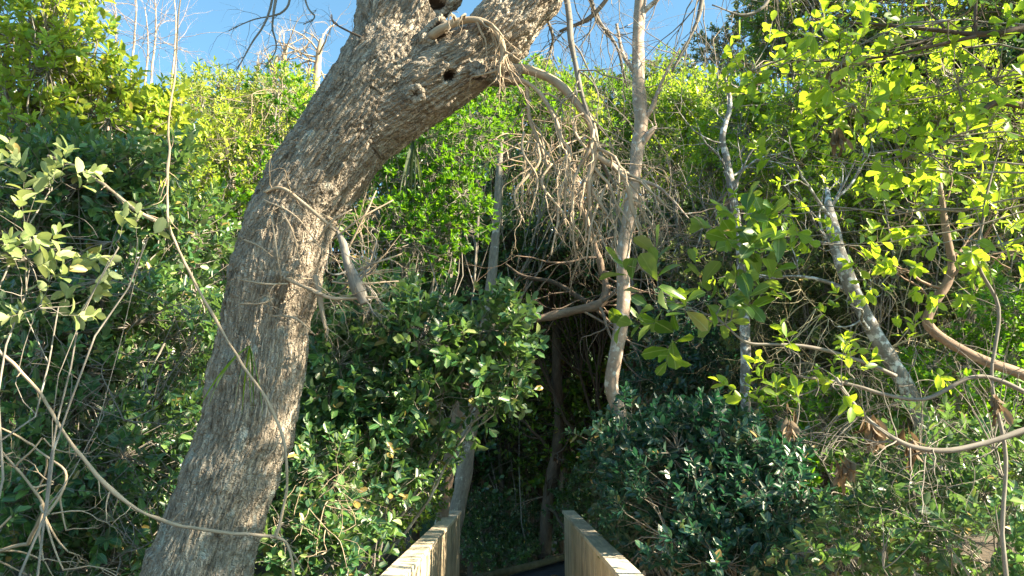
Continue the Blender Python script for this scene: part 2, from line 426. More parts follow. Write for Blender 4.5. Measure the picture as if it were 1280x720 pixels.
def ground_z(x, y):
    p = np.stack([np.atleast_1d(x)*.25, np.atleast_1d(y)*.25, np.zeros_like(np.atleast_1d(y)*1.)], 1)
    return -.75 + .35*(fbm(p, 3, 5)-.5)*2

PLANTS = []
def plant(name, label, cat, blobs, sp, base, trunk=None, group=None, seed=0, lai=3.2, L=.07, kind='oval', k=9, mat='lf_green', lod=1,
          whorl=False, singles=0, tmat='bark_grey', tr=.05, gap=.36, up=.5, open_=1.0, tw=None, dead=0, droop=0., forkz=.35, twmat=None, gapf=2.2, lr=.5):
    """blobs: (px, py, distance, rx px, rz px[, ry m]); base: (x, y) on the ground; a plant = trunk > limbs, branches, foliage"""
    rs = np.random.default_rng(seed+100)
    bz = float(ground_z(base[0], base[1])[0])
    root = thing(name, label, cat, (base[0], base[1], bz), group)
    PLANTS.append(root)
    mb = MB(); tb = MB()
    bl = []
    for b in blobs:
        c = P(b[0], b[1], b[2]); rx, rz = b[3]*b[2]/960, b[4]*b[2]/960
        bl.append((np.array(c), np.array((rx, b[5] if len(b) > 5 else (rx+rz)*.45, rz))))
    b0 = np.array((base[0], base[1], bz-.1))
    cen = np.mean([b[0] for b in bl], 0)
    if trunk:
        top = [(*P(x, y, Y), r) for x, y, Y, r in trunk]
        c = spline(top, 36); p = jitter(c[:,:3], .015, 2.5, seed); r = c[:,3]*(1+.16*(fbm(p*7, 3, seed)-.5)*2)
        tb.tube(p, r, 10, True); fork = p[-1]; fr = r[-1]; nodesp = p[len(p)//2:]
    else:
        fork = b0*(1-forkz) + cen*forkz + rs.normal(size=3)*.05
        c = spline([b0, b0*.5+fork*.5+rs.normal(size=3)*.05, fork], 9); tb.tube(c, np.linspace(tr*1.2, tr*.8, 9), 7); fr = tr*.8; nodesp = np.array([fork])
    tm = M[tmat]
    tb.build('trunk', tm, root)
    allB = []; leaf_area = L*L*.28*.8
    if tw is None: tw = L*1.7
    for bi, (c, R) in enumerate(bl):
        nl = lai*pi*R[0]*R[2]/leaf_area
        N = int(nl/k)
        if N < 2: N = 2
        d = norm(rs.normal(size=(int(N*2.2)+8,3)))
        rad = rs.random((len(d),1))**.42
        lump = .62+.75*fbm(d*1.9+c*.7+bi*3.1, 3, seed+3)[:,None]
        pt = c + d*rad*R*lump
        g = fbm(pt*gapf, 3, seed+9)
        pt = pt[g > gap][:N]
        out = norm((pt-c)/R)
        D = out*.8 + np.array((0,0,up)) + rs.normal(size=pt.shape)*.4
        # limb to the blob, hubs, then twigs
        ax = nodesp[np.argmin(((nodesp-c)**2).sum(1))]
        mid = (ax+c)/2 + rs.normal(size=3)*.12*R.mean() + np.array((0,0,-.1*R.mean()))
        lc = jitter(spline([ax, mid, c], 10), .16, 1.3, seed+bi); mb.tube(jitter(lc, .03, 4, seed+bi), np.linspace(fr*lr, fr*lr*.45, 10), 6)
        H = max(2, len(pt)//14)
        hubs = pt[rs.choice(len(pt), min(H, len(pt)), replace=False)]; hubs = c + (hubs-c)*.62
        for h in hubs:
            s0 = lc[rs.integers(4,10)]; m_ = (s0+h)/2 + rs.normal(size=3)*.12*np.linalg.norm(h-s0)
            cc = spline([s0, m_, h], 5); mb.tube(cc, np.linspace(fr*.36*lr, fr*.2*lr, 5).clip(.002), 4)
        if len(pt) == 0: continue
        hi = np.argmin(((pt[:,None]-hubs[None])**2).sum(-1), 1) if len(pt)*len(hubs) < 3e6 else rs.integers(0, len(hubs), len(pt))
        hp = hubs[hi]; ln = np.linalg.norm(pt-hp, axis=1, keepdims=True)
        m_ = (hp+pt)/2 + rs.normal(size=pt.shape)*.10*ln
        e = pt + norm(D)*tw
        tr0 = min(.006, max(.0016, fr*.08))
        if lod < 2 or True:
            arr = np.stack([hp, m_, pt, e], 1)
            rr = [tr0*1.6, tr0*1.2, tr0*.8, tr0*.3]
            for a in arr: mb.poly.setdefault((4, 3, False), []).append((a, rr))
        allB.append(cluster_leaves(pt, D, k, L, tw, open_, rs, whorl, droop))
    B, A, Nn, Ln = [np.concatenate(x) for x in zip(*allB)]
    mb.build('branches', M[twmat] if twmat else tm, root)
    emit_leaves(root, B, A, Nn, Ln, kind, lod, M[mat], singles)
    global NTRI; NTRI += len(B)*(4 if lod == 1 else 2 if lod == 2 else 12)
    return root

# ================================================================== SETTING
def grid_sheet(name, xs, ys, zf, mat):
    X, Y = np.meshgrid(xs, ys); Z = zf(X.ravel(), Y.ravel())
    v = np.c_[X.ravel(), Y.ravel(), Z]; nx = len(xs)
    i = (np.arange(len(ys)-1)[:,None]*nx + np.arange(nx-1)[None,:]).ravel()
    me = make_mesh(name, v, np.stack([i, i+1, i+nx+1, i+nx], 1)); me.materials.append(mat)
    o = link(bpy.data.objects.new(name, me)); o['kind'] = 'structure'; return o
M['soil'] = simple_mat('soil', [(.3,(.025,.018,.012)),(.5,(.06,.045,.03)),(.7,(.12,.09,.06))], 3, .95, .6, dist=.05)
M['hill'] = simple_mat('hill_green', [(.3,(.008,.02,.008)),(.55,(.02,.05,.015)),(.75,(.05,.09,.03))], 1.5, .95, .8, dist=.3)
grid_sheet('ground', np.concatenate([[-250,-120,-60,-30], np.arange(-16,16.1,.35), [30,60,120,250]]),
           np.concatenate([[-120,-50,-20], np.arange(-6,20,.35), [30,60,120,300]]), lambda x, y: ground_z(x, y), M['soil'])
def hillz(x, y):
    t = np.clip((y-21)/9, 0, 1); return -1.2 + 9.5*t*t*(3-2*t) + .9*(fbm(np.c_[x*.35, y*.35, x*0], 3, 3)-.5)
grid_sheet('hill', np.arange(-60,61,1.5), np.concatenate([np.arange(20.5,34,1.), [45,80,200]]), hillz, M['hill'])

# leaf litter: nobody could count it
lb = rng.random((9000,3))*np.array((18,20,0))+np.array((-9,-2,0)); lb[:,2] = ground_z(lb[:,0], lb[:,1])+.02
lb[:420,0] = rng.uniform(-.6,.6,420); lb[:420,1] = rng.uniform(0,9.5,420); lb[:420,2] = .012
lb[420:560,1] = rng.uniform(9.8,12.5,140); lb[420:560,0] = (lb[420:560,1]-9.5)*.55+rng.uniform(-.1,1.1,140); lb[420:560,2] = .012
la = norm(rng.normal(size=(9000,3))*np.array((1,1,.25))); ln_ = norm(np.array((0,0,1.))+rng.normal(size=(9000,3))*.4); ln_ = norm(ln_-(ln_*la).sum(1,keepdims=True)*la)
class _R: pass
r0 = bpy.data.objects.new('litter_root', None); THINGLOC[r0.name] = Vector((0,0,0))
lit = leaves_to_mesh('leaf_litter', lb, la, ln_, .05+.05*rng.random(9000), 'oval', 1, M['lf_dead'], r0)
lit.parent = None; bpy.data.objects.remove(r0)

# ------------------------------------------------------------------ boardwalk and railings
M['cap'] = simple_mat('weathered_timber', [(.28,(.20,.17,.13)),(.45,(.42,.37,.29)),(.6,(.64,.56,.43)),(.8,(.78,.71,.58))], 7, .55, .35, (6,.6,3), dist=.004)
M['picket'] = simple_mat('picket_timber', [(.28,(.16,.14,.10)),(.45,(.38,.31,.21)),(.62,(.58,.48,.33)),(.8,(.70,.60,.44))], 9, .85, .4, (5,5,.5), dist=.004)
M['post'] = simple_mat('post_timber', [(.25,(.10,.14,.05)),(.45,(.28,.27,.17)),(.65,(.48,.42,.31))], 5, .85, .4, (4,4,.8), dist=.004)
M['deck'] = simple_mat('deck_rubber', [(.3,(.010,.012,.018)),(.55,(.022,.026,.036)),(.8,(.05,.055,.07))], 30, .75, .4, dist=.003)
M['kerb'] = simple_mat('kerb_timber', [(.3,(.035,.04,.02)),(.5,(.09,.085,.05)),(.75,(.18,.16,.11))], 9, .9, .5)
def box_mesh(name, sx, sy, sz, mat, bev=.004):
    """bevelled box centred on the origin; 44 triangles"""
    import bmesh
    bm = bmesh.new(); bmesh.ops.create_cube(bm, size=1)
    for v in bm.verts: v.co.x *= sx; v.co.y *= sy; v.co.z *= sz
    bmesh.ops.bevel(bm, geom=list(bm.edges), offset=bev, segments=1, affect='EDGES')
    me = bpy.data.meshes.new(name); bm.to_mesh(me); bm.free(); me.materials.append(mat); return me
def deck():
    root = bpy.data.objects.new('boardwalk', None); COL.objects.link(root); root['kind'] = 'structure'; THINGLOC['boardwalk'] = Vector((0,0,0))
    mb = MB()
    def plank(a, b, c, d, z=0, th=.04):
        v = [(*a,z),(*b,z),(*c,z),(*d,z)]; v += [(x,y,z-th) for x,y,_ in v]
        mb.add(v, [(0,1,2,3),(7,6,5,4),(0,4,5,1),(1,5,6,2),(2,6,7,3),(3,7,4,0)])
    y = -1.5
    while y < 9.5:
        dz = random.uniform(-.002,.002); plank((-.70,y),(.70,y),(.70,y+.135),(-.70,y+.135), dz); y += .142
    L_ = spline([(-.70,9.5,0),(-.45,10.1,0),(.30,11.4,0),(.95,12.5,0),(2.4,14.4,0),(5,17,0)], 56)
    R_ = spline([(.70,9.5,0),(1.0,10.0,0),(1.9,11.2,0),(2.6,12.0,0),(3.6,13.2,0),(6.2,15.8,0)], 56)
    for i in range(55):
        f = .05
        a, b, c, d = L_[i], R_[i], R_[i+1]*(1-f)+R_[i]*f, L_[i+1]*(1-f)+L_[i]*f
        plank(a[:2], b[:2], c[:2], d[:2], random.uniform(-.002,.002))
    o = mb.build('planks', M['deck'], root, smooth=False); o['kind'] = 'stuff'
    bm2 = MB()
    for x in (-.5,.5):
        v = [(x-.05,-1.5,-.04-.003),(x+.05,-1.5,-.043),(x+.05,9.6,-.043),(x-.05,9.6,-.043)]; v += [(a,b,-.24) for a,b,_ in v]
        bm2.add(v, [(0,1,2,3),(7,6,5,4),(0,4,5,1),(1,5,6,2),(2,6,7,3),(3,7,4,0)])
    for x in (-.5,.5):
        for yy in np.arange(-1, 9.6, 2.1):
            v = [(x-.06,yy-.06,-.24),(x+.06,yy-.06,-.24),(x+.06,yy+.06,-.24),(x-.06,yy+.06,-.24)]; v += [(a,b,-1.3) for a,b,_ in v]
            bm2.add(v, [(0,1,2,3),(7,6,5,4),(0,4,5,1),(1,5,6,2),(2,6,7,3),(3,7,4,0)])
    bm2.build('bearers', M['post'], root, smooth=False)
    k = MB(); Lk = spline([(-.66,9.62,.06),(-.41,10.15,.065),(.34,11.42,.06),(.99,12.5,.07),(2.44,14.4,.06)], 60)
    k.tube(jitter(Lk, .012, 3, 4), .05*(1+.2*(fbm(Lk*6,3,2)-.5)), 8, True)
    o = k.build('kerb_log', M['kerb']); tag(o, 'low weathered log kerb along the far left edge of the dark boardwalk', 'kerb')
deck()
pick_me = box_mesh('picket', .018, .092, .80, M['picket'], .003)
cap_me = box_mesh('cap_board', .145, 1.190, .035, M['cap'], .004)
post_me = box_mesh('post', .088, .088, 1.45, M['post'], .005)
rail_me = box_mesh('rail', .035, 2.38, .088, M['picket'], .003)
for s, nm in ((-1, 'left'), (1, 'right')):
    root = thing('railing', {'left':'sunlit timber boardwalk railing running below the leaning trunk on its left side',
                             'right':'timber boardwalk railing with pale cap boards, on the side of the dark blue-green shrub'}[nm], 'railing', (s*.67, 0, .03))
    def ch(name, me, x, y, z, rz=0, rx=0):
        o = bpy.data.objects.new(name, me); COL.objects.link(o); o.parent = root; o.location = (x,y,z); o.rotation_euler = (rx,0,rz)
    y = 9.5
    while y > -1:
        ch('cap_board', cap_me, random.uniform(-.003,.003), y-.6, .8825+random.uniform(-.0015,.0015), random.uniform(-.003,.003)); y -= 1.2
    y = 9.40
    while y > -1:
        jj = random.uniform
        ch('picket', pick_me, -s*.046+jj(-.002,.002), y, .455+jj(-.004,.004), jj(-.03,.03), jj(-.006,.006)); y -= .113
    y = 9.44
    while y > -1.5:
        ch('post', post_me, s*.003, y, .135); y -= 2.35
    y = 9.44-1.175
    while y > -1:
        ch('rail', rail_me, -s*.017, y, .78); ch('rail', rail_me, -s*.017, y, .16); y -= 2.4
# ================================================================== THE LEANING TREE
tree = thing('leaning_tree', 'huge leaning tree with furrowed grey bark forking over the left side of the boardwalk', 'tree', (-1.75, 4.2, -.7))
def skel(px): return [( *P(x,y,Y), r*Y/960) for x, y, Y, r in px]
main = [(205,860,4.25,68),(247,716,4.2,59),(285,604,4.2,56),(311,535,4.2,57),(323,465,4.2,56),(331,408,4.2,54),(347,337,4.18,55),(374,255,4.15,57),(425,180,4.12,60),(468,118,4.08,60)]
stemL = main[-2:] + [(487,50,4.08,54),(493,-10,4.1,47),(500,-90,4.1,42),(488,-200,4.15,36),(500,-330,4.2,28),(480,-470,4.2,14)]
stemF = [(470,120,4.02,52),(512,60,3.98,34),(525,0,3.98,28),(520,-60,4.02,26),(505,-140,4.1,22)]
limb = [(440,165,4.1,58),(505,125,4.05,54),(545,100,4.0,50),(578,80,3.98,47),(615,50,3.95,45),(658,2,3.9,39),(702,-60,3.85,34),(760,-150,3.8,28),(840,-260,3.8,20),(900,-380,3.8,10)]
def lumpy(c, n, seed, a=.05):
    c = spline(c, n); r = c[:,3]*(1+2*a*(fbm(c[:,:3]*4, 3, seed)-.5)); return c[:,:3], r
mb = MB(); SK = []
for c, n, sd, a in ((skel(main), 60, 1, .10), (skel(stemL), 60, 2, .16), (skel(stemF), 36, 3, .3), (skel(limb), 70, 4, .22)):
    p, r = lumpy(c, n, sd, a); SK.append((p, r)); mb.tube(p, r, 28, True)
# knots, collars and stubs
def knob(x, y, Y, r, l, dx, dy, dY):
    p0 = P(x, y, Y); d = Vector((dx, dY, -dy)).normalized()
    mb.tube([p0 + d*(l*t) for t in (-.6,-.2,.2,.55,.85,1)], [r*1.1, r*1.25, r*1.12, r*.92, r*.82, r*.74], 14, True)
knob(536, 48, 3.98-.10, .050, .14, .7, -.5, -.7)
knob(596, 88, 3.98-.15, .040, .06, .3, .1, -1)
knob(520, 118, 3.95-.17, .042, .04, .2, .1, -1)
knob(630, 92, 3.95-.02, .055, .10, .9, .25, -.2)
knob(352, 345, 4.15-.24, .035, .03, .5, .1, -1)
knob(555, 8, 3.98, .04, .12, .8, -.5, -.2)
tmp = mb.build('tmp', M['bark'], bark=False); mb = None
rm = tmp.modifiers.new('r', 'REMESH'); rm.mode = 'VOXEL'; rm.voxel_size = .0135
sm = tmp.modifiers.new('s', 'SMOOTH'); sm.factor = .6; sm.iterations = 9
ss = tmp.modifiers.new('u', 'SUBSURF'); ss.levels = 1; ss.render_levels = 1
dg = bpy.context.evaluated_depsgraph_get()
me = bpy.data.meshes.new_from_object(tmp.evaluated_get(dg)); bpy.data.objects.remove(tmp)
nv = len(me.vertices); v = np.empty(nv*3, np.float32); me.vertices.foreach_get('co', v); v = v.reshape(-1,3).astype(float)
no = np.empty(nv*3, np.float32); me.vertices.foreach_get('normal', no); no = no.reshape(-1,3).astype(float)
# bark coordinates: perpendicular offsets + arc length along the nearest limb, blended where limbs meet
best = np.full(nv, 9e9); bk = np.zeros((nv,3)); 
W = np.zeros(nv); acc = np.zeros((nv,3))
s0 = 0.
for k, (p, r) in enumerate(SK):
    seg = np.concatenate([[0], np.cumsum(np.linalg.norm(np.diff(p, axis=0), axis=1))])
    t = norm(np.gradient(p, axis=0)); u = norm(np.cross(t, np.array((0,1.,0)))); w_ = np.cross(t, u)
    start = 0. if k == 0 else np.nan
    if k: # continue arc length from the main trunk where this one starts
        j = np.argmin(((SK[0][0]-p[0])**2).sum(1)); start = seg0[j]
    else: seg0 = seg
    D2 = ((v[:,None,:].astype(np.float32)-p[None].astype(np.float32))**2).sum(-1)
    i = D2.argmin(1); d = v-p[i]
    al = (d*t[i]).sum(1)
    c = np.stack([(d*u[i]).sum(1), (d*w_[i]).sum(1), seg[i]+start+al], 1)
    dist = np.sqrt(np.maximum((d**2).sum(1)-al**2, 0))/r[i]
    m = dist < best; bk[m] = c[m]; best = np.minimum(best, dist)
fork = np.array(P(500,125,3.95)); fd = np.linalg.norm(v-fork, axis=1)
warp = np.stack([fbm(v*6+9*k, 3, 40+k) for k in range(3)], 1)-.5
q = bk*np.array((1,1,.15)) + warp*np.array((.035,.035,.03))
wr = np.clip(1-fd/.42, 0, 1)[:,None]                                 # wrinkled, squeezed bark in the crotch of the fork
f1, f2 = voro(q*38, 1); g1, g2 = voro(q*80+5, 2)
plate = np.clip((f2-f1)*2.2, 0, 1)**.7; small = np.clip((g2-g1)*2.2, 0, 1)
h = plate*(.006+.018*fbm(bk*np.array((5,5,2.)), 2, 77)) + small*.005 + (fbm(q*110, 3, 8)-.5)*.014 + (fbm(bk*30, 3, 18)-.5)*.010 + (fbm(bk*np.array((7,7,3)), 3, 4)-.5)*.045
wv = v@np.array((.25,.2,1.)) + .05*fbm(v*9, 3, 6)*2
wrin = np.abs(np.sin(wv*95+fbm(v*14, 2, 7)*5))**.7*.014 + (fbm(v*40,3,9)-.5)*.012
h = h*(1-wr[:,0]*.6) + wrin*wr[:,0]*.8
hole = np.zeros(nv)
vpx, vpy, vz = project(v)
for x, y, r in ((592,84,.030),(567,103,.026),(541,44,.045),(522,126,.026),(556,4,.04),(548,30,.03)):
    vi = np.where(np.hypot(vpx-x, vpy-y) < 9)[0]; vc = v[vi[np.argmin(vz[vi])]]; d = np.linalg.norm(v-vc, axis=1)
    e = np.exp(-(d/(r*1.15))**4); hole += e; h = h - e*.085 + np.exp(-((d-r*1.9)/(r*.6))**2)*.006
v = v + no*(h-.008)[:,None] - np.array(THINGLOC['leaning_tree'])
me.vertices.foreach_set('co', v.astype(np.float32).ravel()); me.materials.clear(); me.materials.append(M['bark'])
me.polygons.foreach_set('use_smooth', np.ones(len(me.polygons), bool))
at = me.attributes.new('bk', 'FLOAT_VECTOR', 'POINT'); at.data.foreach_set('vector', bk.astype(np.float32).ravel()); me.update()
me.materials.append(M['cavity'])
fv = np.empty(len(me.loops), np.int32); me.loops.foreach_get('vertex_index', fv); fl = np.empty(len(me.polygons), np.int32); me.polygons.foreach_get('loop_start', fl)
me.polygons.foreach_set('material_index', (hole[fv[fl]] > .32).astype(np.int32))  # faces inside the holes get the painted shade
me.name = 'trunk'; link(bpy.data.objects.new('trunk', me), tree); print('trunk tris', len(me.polygons)*2)

def branch(pts, mat='dead', parent=tree, name='branch', n=26, sides=8, amp=.012, kids=0, L=.3, lev=2, lean=None, grav=-.1, seed=1, wig=.35, kr=.35, lo=.25, spread=1., nk=3, label=None, lump=.3):
    b = MB(); p, r = curve_tube(b, [(x,y,Y,w*Y/960) for x,y,Y,w in pts], n, sides, amp, 3, seed, True, lump)
    for k in range(kids):
        i = int(RV.uniform(lo, 1)*(n-1)); t = Vector(p[i]-p[max(0,i-1)]).normalized()
        grow(b, p[i], (t+rvec()*1.1).normalized(), L*RV.uniform(.5,1.3), max(.0016, r[i]*kr), lev, wig, grav, nk, spread, .62, 7, 5, lean)
    o = b.build(name, M[mat], parent)
    if label: o['label'] = label
    return o
dn = Vector((.1,0,-1))
# branches hanging from the limb
branch([(628,90,3.92,7),(648,86,3.9,7),(672,90,3.88,7),(700,105,3.85,6.5),(728,135,3.82,6),(742,160,3.8,6),(744,190,3.8,5),(735,225,3.8,3.5),(738,262,3.8,2.5),(742,300,3.8,1.5)], kids=15, L=.30, lean=dn, kr=.55, seed=2, wig=.42, lo=.5)
branch([(735,188,3.8,3.5),(752,200,3.78,4),(770,212,3.76,4.5),(784,232,3.75,4),(790,262,3.75,3),(800,285,3.75,1.5)], kids=12, L=.28, lean=dn, kr=.55, seed=3, wig=.42)
branch([(628,98,3.9,4),(655,103,3.88,3.5),(676,120,3.86,3.4),(694,150,3.84,3),(702,175,3.83,2.8),(712,190,3.82,2.6),(708,225,3.82,2.4),(706,270,3.82,1.6)], kids=7, L=.26, lean=dn, kr=.55, seed=4, wig=.4)
branch([(658,102,3.88,2.6),(661,130,3.9,2.8),(663,150,3.92,2.6),(672,170,3.92,2.6),(680,195,3.92,2.4),(688,215,3.9,1.5)], kids=10, L=.27, lean=dn, kr=.55, seed=5, wig=.45)
branch([(700,-60,3.85,5),(712,30,3.8,4),(718,70,3.8,3.6),(728,120,3.8,3.3),(742,165,3.82,3.2),(752,200,3.85,3),(770,235,3.9,2.5)], 'dead_grey', kids=10, L=.4, seed=6)
branch([(744,200,3.8,2.2),(720,170,3.8,2),(716,150,3.8,1.8),(728,142,3.8,1.6)], kids=4, L=.15, lean=dn, kr=.55, seed=7)
for k, (x, y, w_) in enumerate([(690,205,2),(712,215,2.2),(728,200,2.4),(748,210,2.6),(762,222,2.2),(775,240,2),(672,180,2),(655,165,1.8)]):
    ex = x+RV.uniform(-30,25)
    branch([(x,y,3.82,w_),(x+RV.uniform(-14,8),y+25,3.8,w_*.9),(ex,y+60,3.78,w_*.75),(ex+RV.uniform(-14,14),y+RV.uniform(80,120),3.78,w_*.4)], kids=4, L=.19, lean=dn, kr=.6, seed=20+k, wig=.6, lev=2)
# curled branch out of the fork
branch([(538,46,3.85,7),(556,34,3.8,6),(575,26,3.78,5),(598,26,3.76,4.5),(618,38,3.75,4.5),(628,58,3.75,4),(627,80,3.78,3.6),(620,92,3.82,3)], kids=12, L=.2, lean=dn, kr=.55, seed=8, wig=.4, label='short bare branch curling down over the knot holes')
branch([(470,52,3.86,1.2),(440,40,3.84,1.6),(418,28,3.83,1.2),(415,18,3.83,.7)], 'bark_dark', kids=4, L=.12, seed=10)
# dead branch broken off beside the trunk
branch([(420,285,3.92,2.5),(428,305,3.88,4),(434,330,3.86,5),(445,355,3.86,8),(451,370,3.87,9),(455,380,3.87,8)], 'bark_grey', kids=14, L=.2, seed=11, lump=.6, wig=.42, lo=.05, grav=.03, lev=2, kr=.25, label='dead side branch with a broken stubby end hanging beside the trunk')
branch([(330,240,3.93,1.6),(352,236,3.88,2.6),(378,255,3.86,2.4),(402,275,3.86,2.2),(420,290,3.88,2)], 'dead', kids=9, L=.18, seed=14, wig=.4, lo=.1, lev=1)
branch([(395,345,3.95,5),(402,380,3.9,4),(408,410,3.9,2)], 'dead', kids=5, L=.14, seed=12)
branch([(350,345,3.92,2.2),(380,358,3.88,2.4),(410,372,3.86,2.4),(436,374,3.86,2),(470,372,3.86,1.2)], 'dead', kids=10, L=.2, seed=13, wig=.4, lo=.05)
for k, (x0,y0,x1,y1) in enumerate([(300,380,345,372),(330,250,400,310),(305,300,340,320),(345,250,375,330),(398,300,440,262),(415,300,492,250),(430,345,500,318),(340,395,395,420),(430,320,470,240),(415,352,498,352),(360,355,300,350),(340,270,352,350)]):
    branch([(x0,y0,3.90,1.5),((x0+x1)/2+RV.uniform(-6,6),(y0+y1)/2+RV.uniform(-8,4),3.85,1.4),(x1,y1,3.88,.8)], 'dead', kids=5, L=.13, seed=30+k, wig=.4, n=14, sides=5, lo=.1, lev=1)
# bare twigs high up, against the sky
for k, pts in enumerate([
    [(360,-120,4.3,3),(348,-30,4.3,2.5),(343,10,4.3,2),(340,35,4.3,1.6),(345,60,4.3,1),(330,85,4.3,.7)],
    [(358,-80,4.3,2.5),(362,-10,4.3,2),(352,15,4.3,1.5),(318,24,4.3,1),(287,38,4.3,.6)],
    [(370,-90,4.3,2),(380,0,4.3,1.6),(392,22,4.3,1.2),(378,32,4.3,.6)],
    [(350,-60,4.3,2.2),(335,20,4.3,1.6),(318,52,4.3,1.3),(306,72,4.3,1),(296,88,4.3,.6)]]):
    branch(pts, 'dead_grey', kids=7, L=.22, seed=50+k, wig=.3, n=20, sides=5, lo=.45, lev=1)
branch([(500,-200,4.1,8),(430,-170,4.2,6),(380,-120,4.3,4),(350,-70,4.3,2.5)], 'dead_grey', seed=60, kids=6, L=.4)
for k, pts in enumerate([
    [(760,-150,3.8,9),(790,-80,3.9,6),(770,-20,4,4),(740,20,4.1,3),(700,40,4.2,2)],
    [(800,-210,3.8,8),(860,-120,3.9,6),(880,-40,4,4),(870,30,4,3),(840,90,4,1.8)],
    [(840,-260,3.8,9),(930,-140,3.9,6),(950,-50,4,4.4),(960,0,4,3),(930,18,4,2),(890,5,4,1)],
    [(700,-60,3.85,7),(730,-30,4,4),(745,20,4.1,3),(770,60,4.1,2.2),(785,110,4.2,1.4)],
    [(690,-50,3.9,5),(680,10,4,3),(690,50,4.1,2),(680,90,4.1,1)]]):
    branch(pts, 'dead_grey', kids=15, L=.42, seed=70+k, wig=.34, n=24, sides=6, lo=.3, lev=2, kr=.3)
# grass tuft hanging in the fork (an epiphyte of its own)
def blades(name, label, cat, x, y, Y, n, L, up, mat, w_=.006):
    p0 = P(x, y, Y); root = thing(name, label, cat, p0); b = MB()
    for k in range(n):
        d = (Vector((RV.uniform(-.22,.22), RV.uniform(-.2,.2), up))).normalized(); p = Vector(p0); pts = [p.copy()]
        for i in range(6):
            d = (d+Vector((0,0,-.22))+rvec()*.06).normalized(); p = p+d*L/6*RV.uniform(.8,1.1); pts.append(p.copy())
        q_ = np.array([tuple(a) for a in pts]); s_ = np.array(rvec().cross(d).normalized())
        wd = np.array([.7,1,1,.9,.7,.4,.05])[:,None]*w_
        V = np.stack([q_-s_*wd, q_, q_+s_*wd], 1); V[:,1,2] -= w_*.4
        Q = [(i*3+j, i*3+j+1, i*3+j+4, i*3+j+3) for i in range(6) for j in range(2)]
        c = MB(); c.add(V, Q); o = c.build('blade', M[mat], root, bark=False)
    return root
blades('grass_tuft', 'small tuft of long drooping green blades hanging below the fork of the leaning tree', 'epiphyte', 516, 176, 3.95, 9, .34, -.6, 'lf_olive', .007)
blades('strap_leaf', 'few narrow green strap leaves dangling against the lower part of the leaning trunk', 'plant', 312, 432, 3.75, 7, .40, -.1, 'lf_green', .005)

# ================================================================== VINES
def vine(name, label, pts, mat='dead', kids=0, L=.12, cat='vine', n=60, amp=.016, seed=1, lev=0, kr=.4, group=None):
    b = MB(); p, r = curve_tube(b, [(x,y,Y,w*Y/960) for x,y,Y,w in pts], n*2, 7, amp, 4, seed, True, .45)
    for k in range(kids):
        i = int(RV.uniform(.03, 1)*(2*n-1)); t = Vector(p[i]-p[max(0,i-1)]).normalized()
        grow(b, p[i], (t+rvec()*1.2).normalized(), L*RV.uniform(.4,1.3), max(.0012, r[i]*kr), lev, .25, -.03, 2, .9, .6, 6, 4)
    o = b.build(name, M[mat]); return tag(o, label, cat, group)
vine('hanging_vine', 'thin pale vine hanging before the leaning trunk, curving back to its foot',
     [(229,-60,3.6,1.08),(225,0,3.6,1.08),(217,100,3.6,1.22),(211,180,3.6,1.51),(210,250,3.6,1.66),(212,288,3.6,1.66),(240,350,3.58,1.73),(285,425,3.56,1.73),(325,490,3.55,1.73),(350,540,3.55,1.73),(359,580,3.56,1.87),(356,625,3.6,1.87),(343,672,3.62,2.16)], kids=22, seed=3, L=.16)
vine('looping_vine', 'pale vine sweeping from the left edge under and across the foot of the leaning trunk',
     [(-40,400,3.5,1.5),(0,440,3.5,2.02),(50,492,3.5,2.09),(95,560,3.52,2.23),(130,602,3.54,2.38),(165,634,3.56,2.23),(205,652,3.58,2.09),(270,667,3.6,2.09),(343,672,3.62,2.30),(362,688,3.64,1.87),(368,730,3.66,1.73)], kids=22, seed=4)
vine('slanting_vine', 'short pale vine slanting down from the left tree to meet the hanging vine',
     [(60,195,3.9,1.6),(85,203,3.85,1.8),(130,232,3.75,2.1),(170,262,3.68,2.2),(211,286,3.61,2.4)], kids=7, seed=5)


# ================================================================== TREES WITH NAMED TRUNKS
GREENWALL = 'trees closing the view behind the boardwalk'
pale = plant('pale_tree', 'slender smooth pinkish-pale tree standing upright right of the hanging dead branches', 'tree',
   [(690,-230,6.2,150,60),(860,-210,6.4,130,60)], 0, (.98,6.5),
   trunk=[(800,760,6.5,.068),(782,560,6.5,.062),(770,505,6.5,.062),(764,480,6.5,.06),(770,440,6.5,.062),(779,380,6.5,.058),(780,320,6.5,.056),(787,270,6.5,.06),(792,225,6.5,.056),(797,185,6.5,.06),(802,150,6.5,.062),(798,90,6.5,.058),(801,0,6.5,.055),(806,-120,6.5,.05)],
   tmat='bark_pale', lai=.5, L=.07, seed=1, mat='lf_green', kind='lance')
b = MB()
for pts in ([(801,152,6.5,5),(815,135,6.45,3.5),(830,100,6.4,2),(850,60,6.4,1)],[(797,185,6.5,6),(812,166,6.45,4),(820,158,6.45,1.5)],[(799,100,6.5,4),(780,70,6.5,3),(770,30,6.5,2)],[(793,225,6.5,4),(830,240,6.4,2),(860,275,6.3,1)],[(800,20,6.5,4),(830,-10,6.4,3),(850,-60,6.4,2)]):
    p, r = curve_tube(b, [(x,y,Y,w_*Y/960) for x,y,Y,w_ in pts], 14, 6, .02, 3, len(b.v))
    for k in range(6): grow(b, p[RV.randrange(5,14)], rvec()+Vector((0,0,.2)), .35, .006, 2, .3, 0, 3, .8, .6, 6, 4)
b.build('branch', M['bark_pale'], pale)

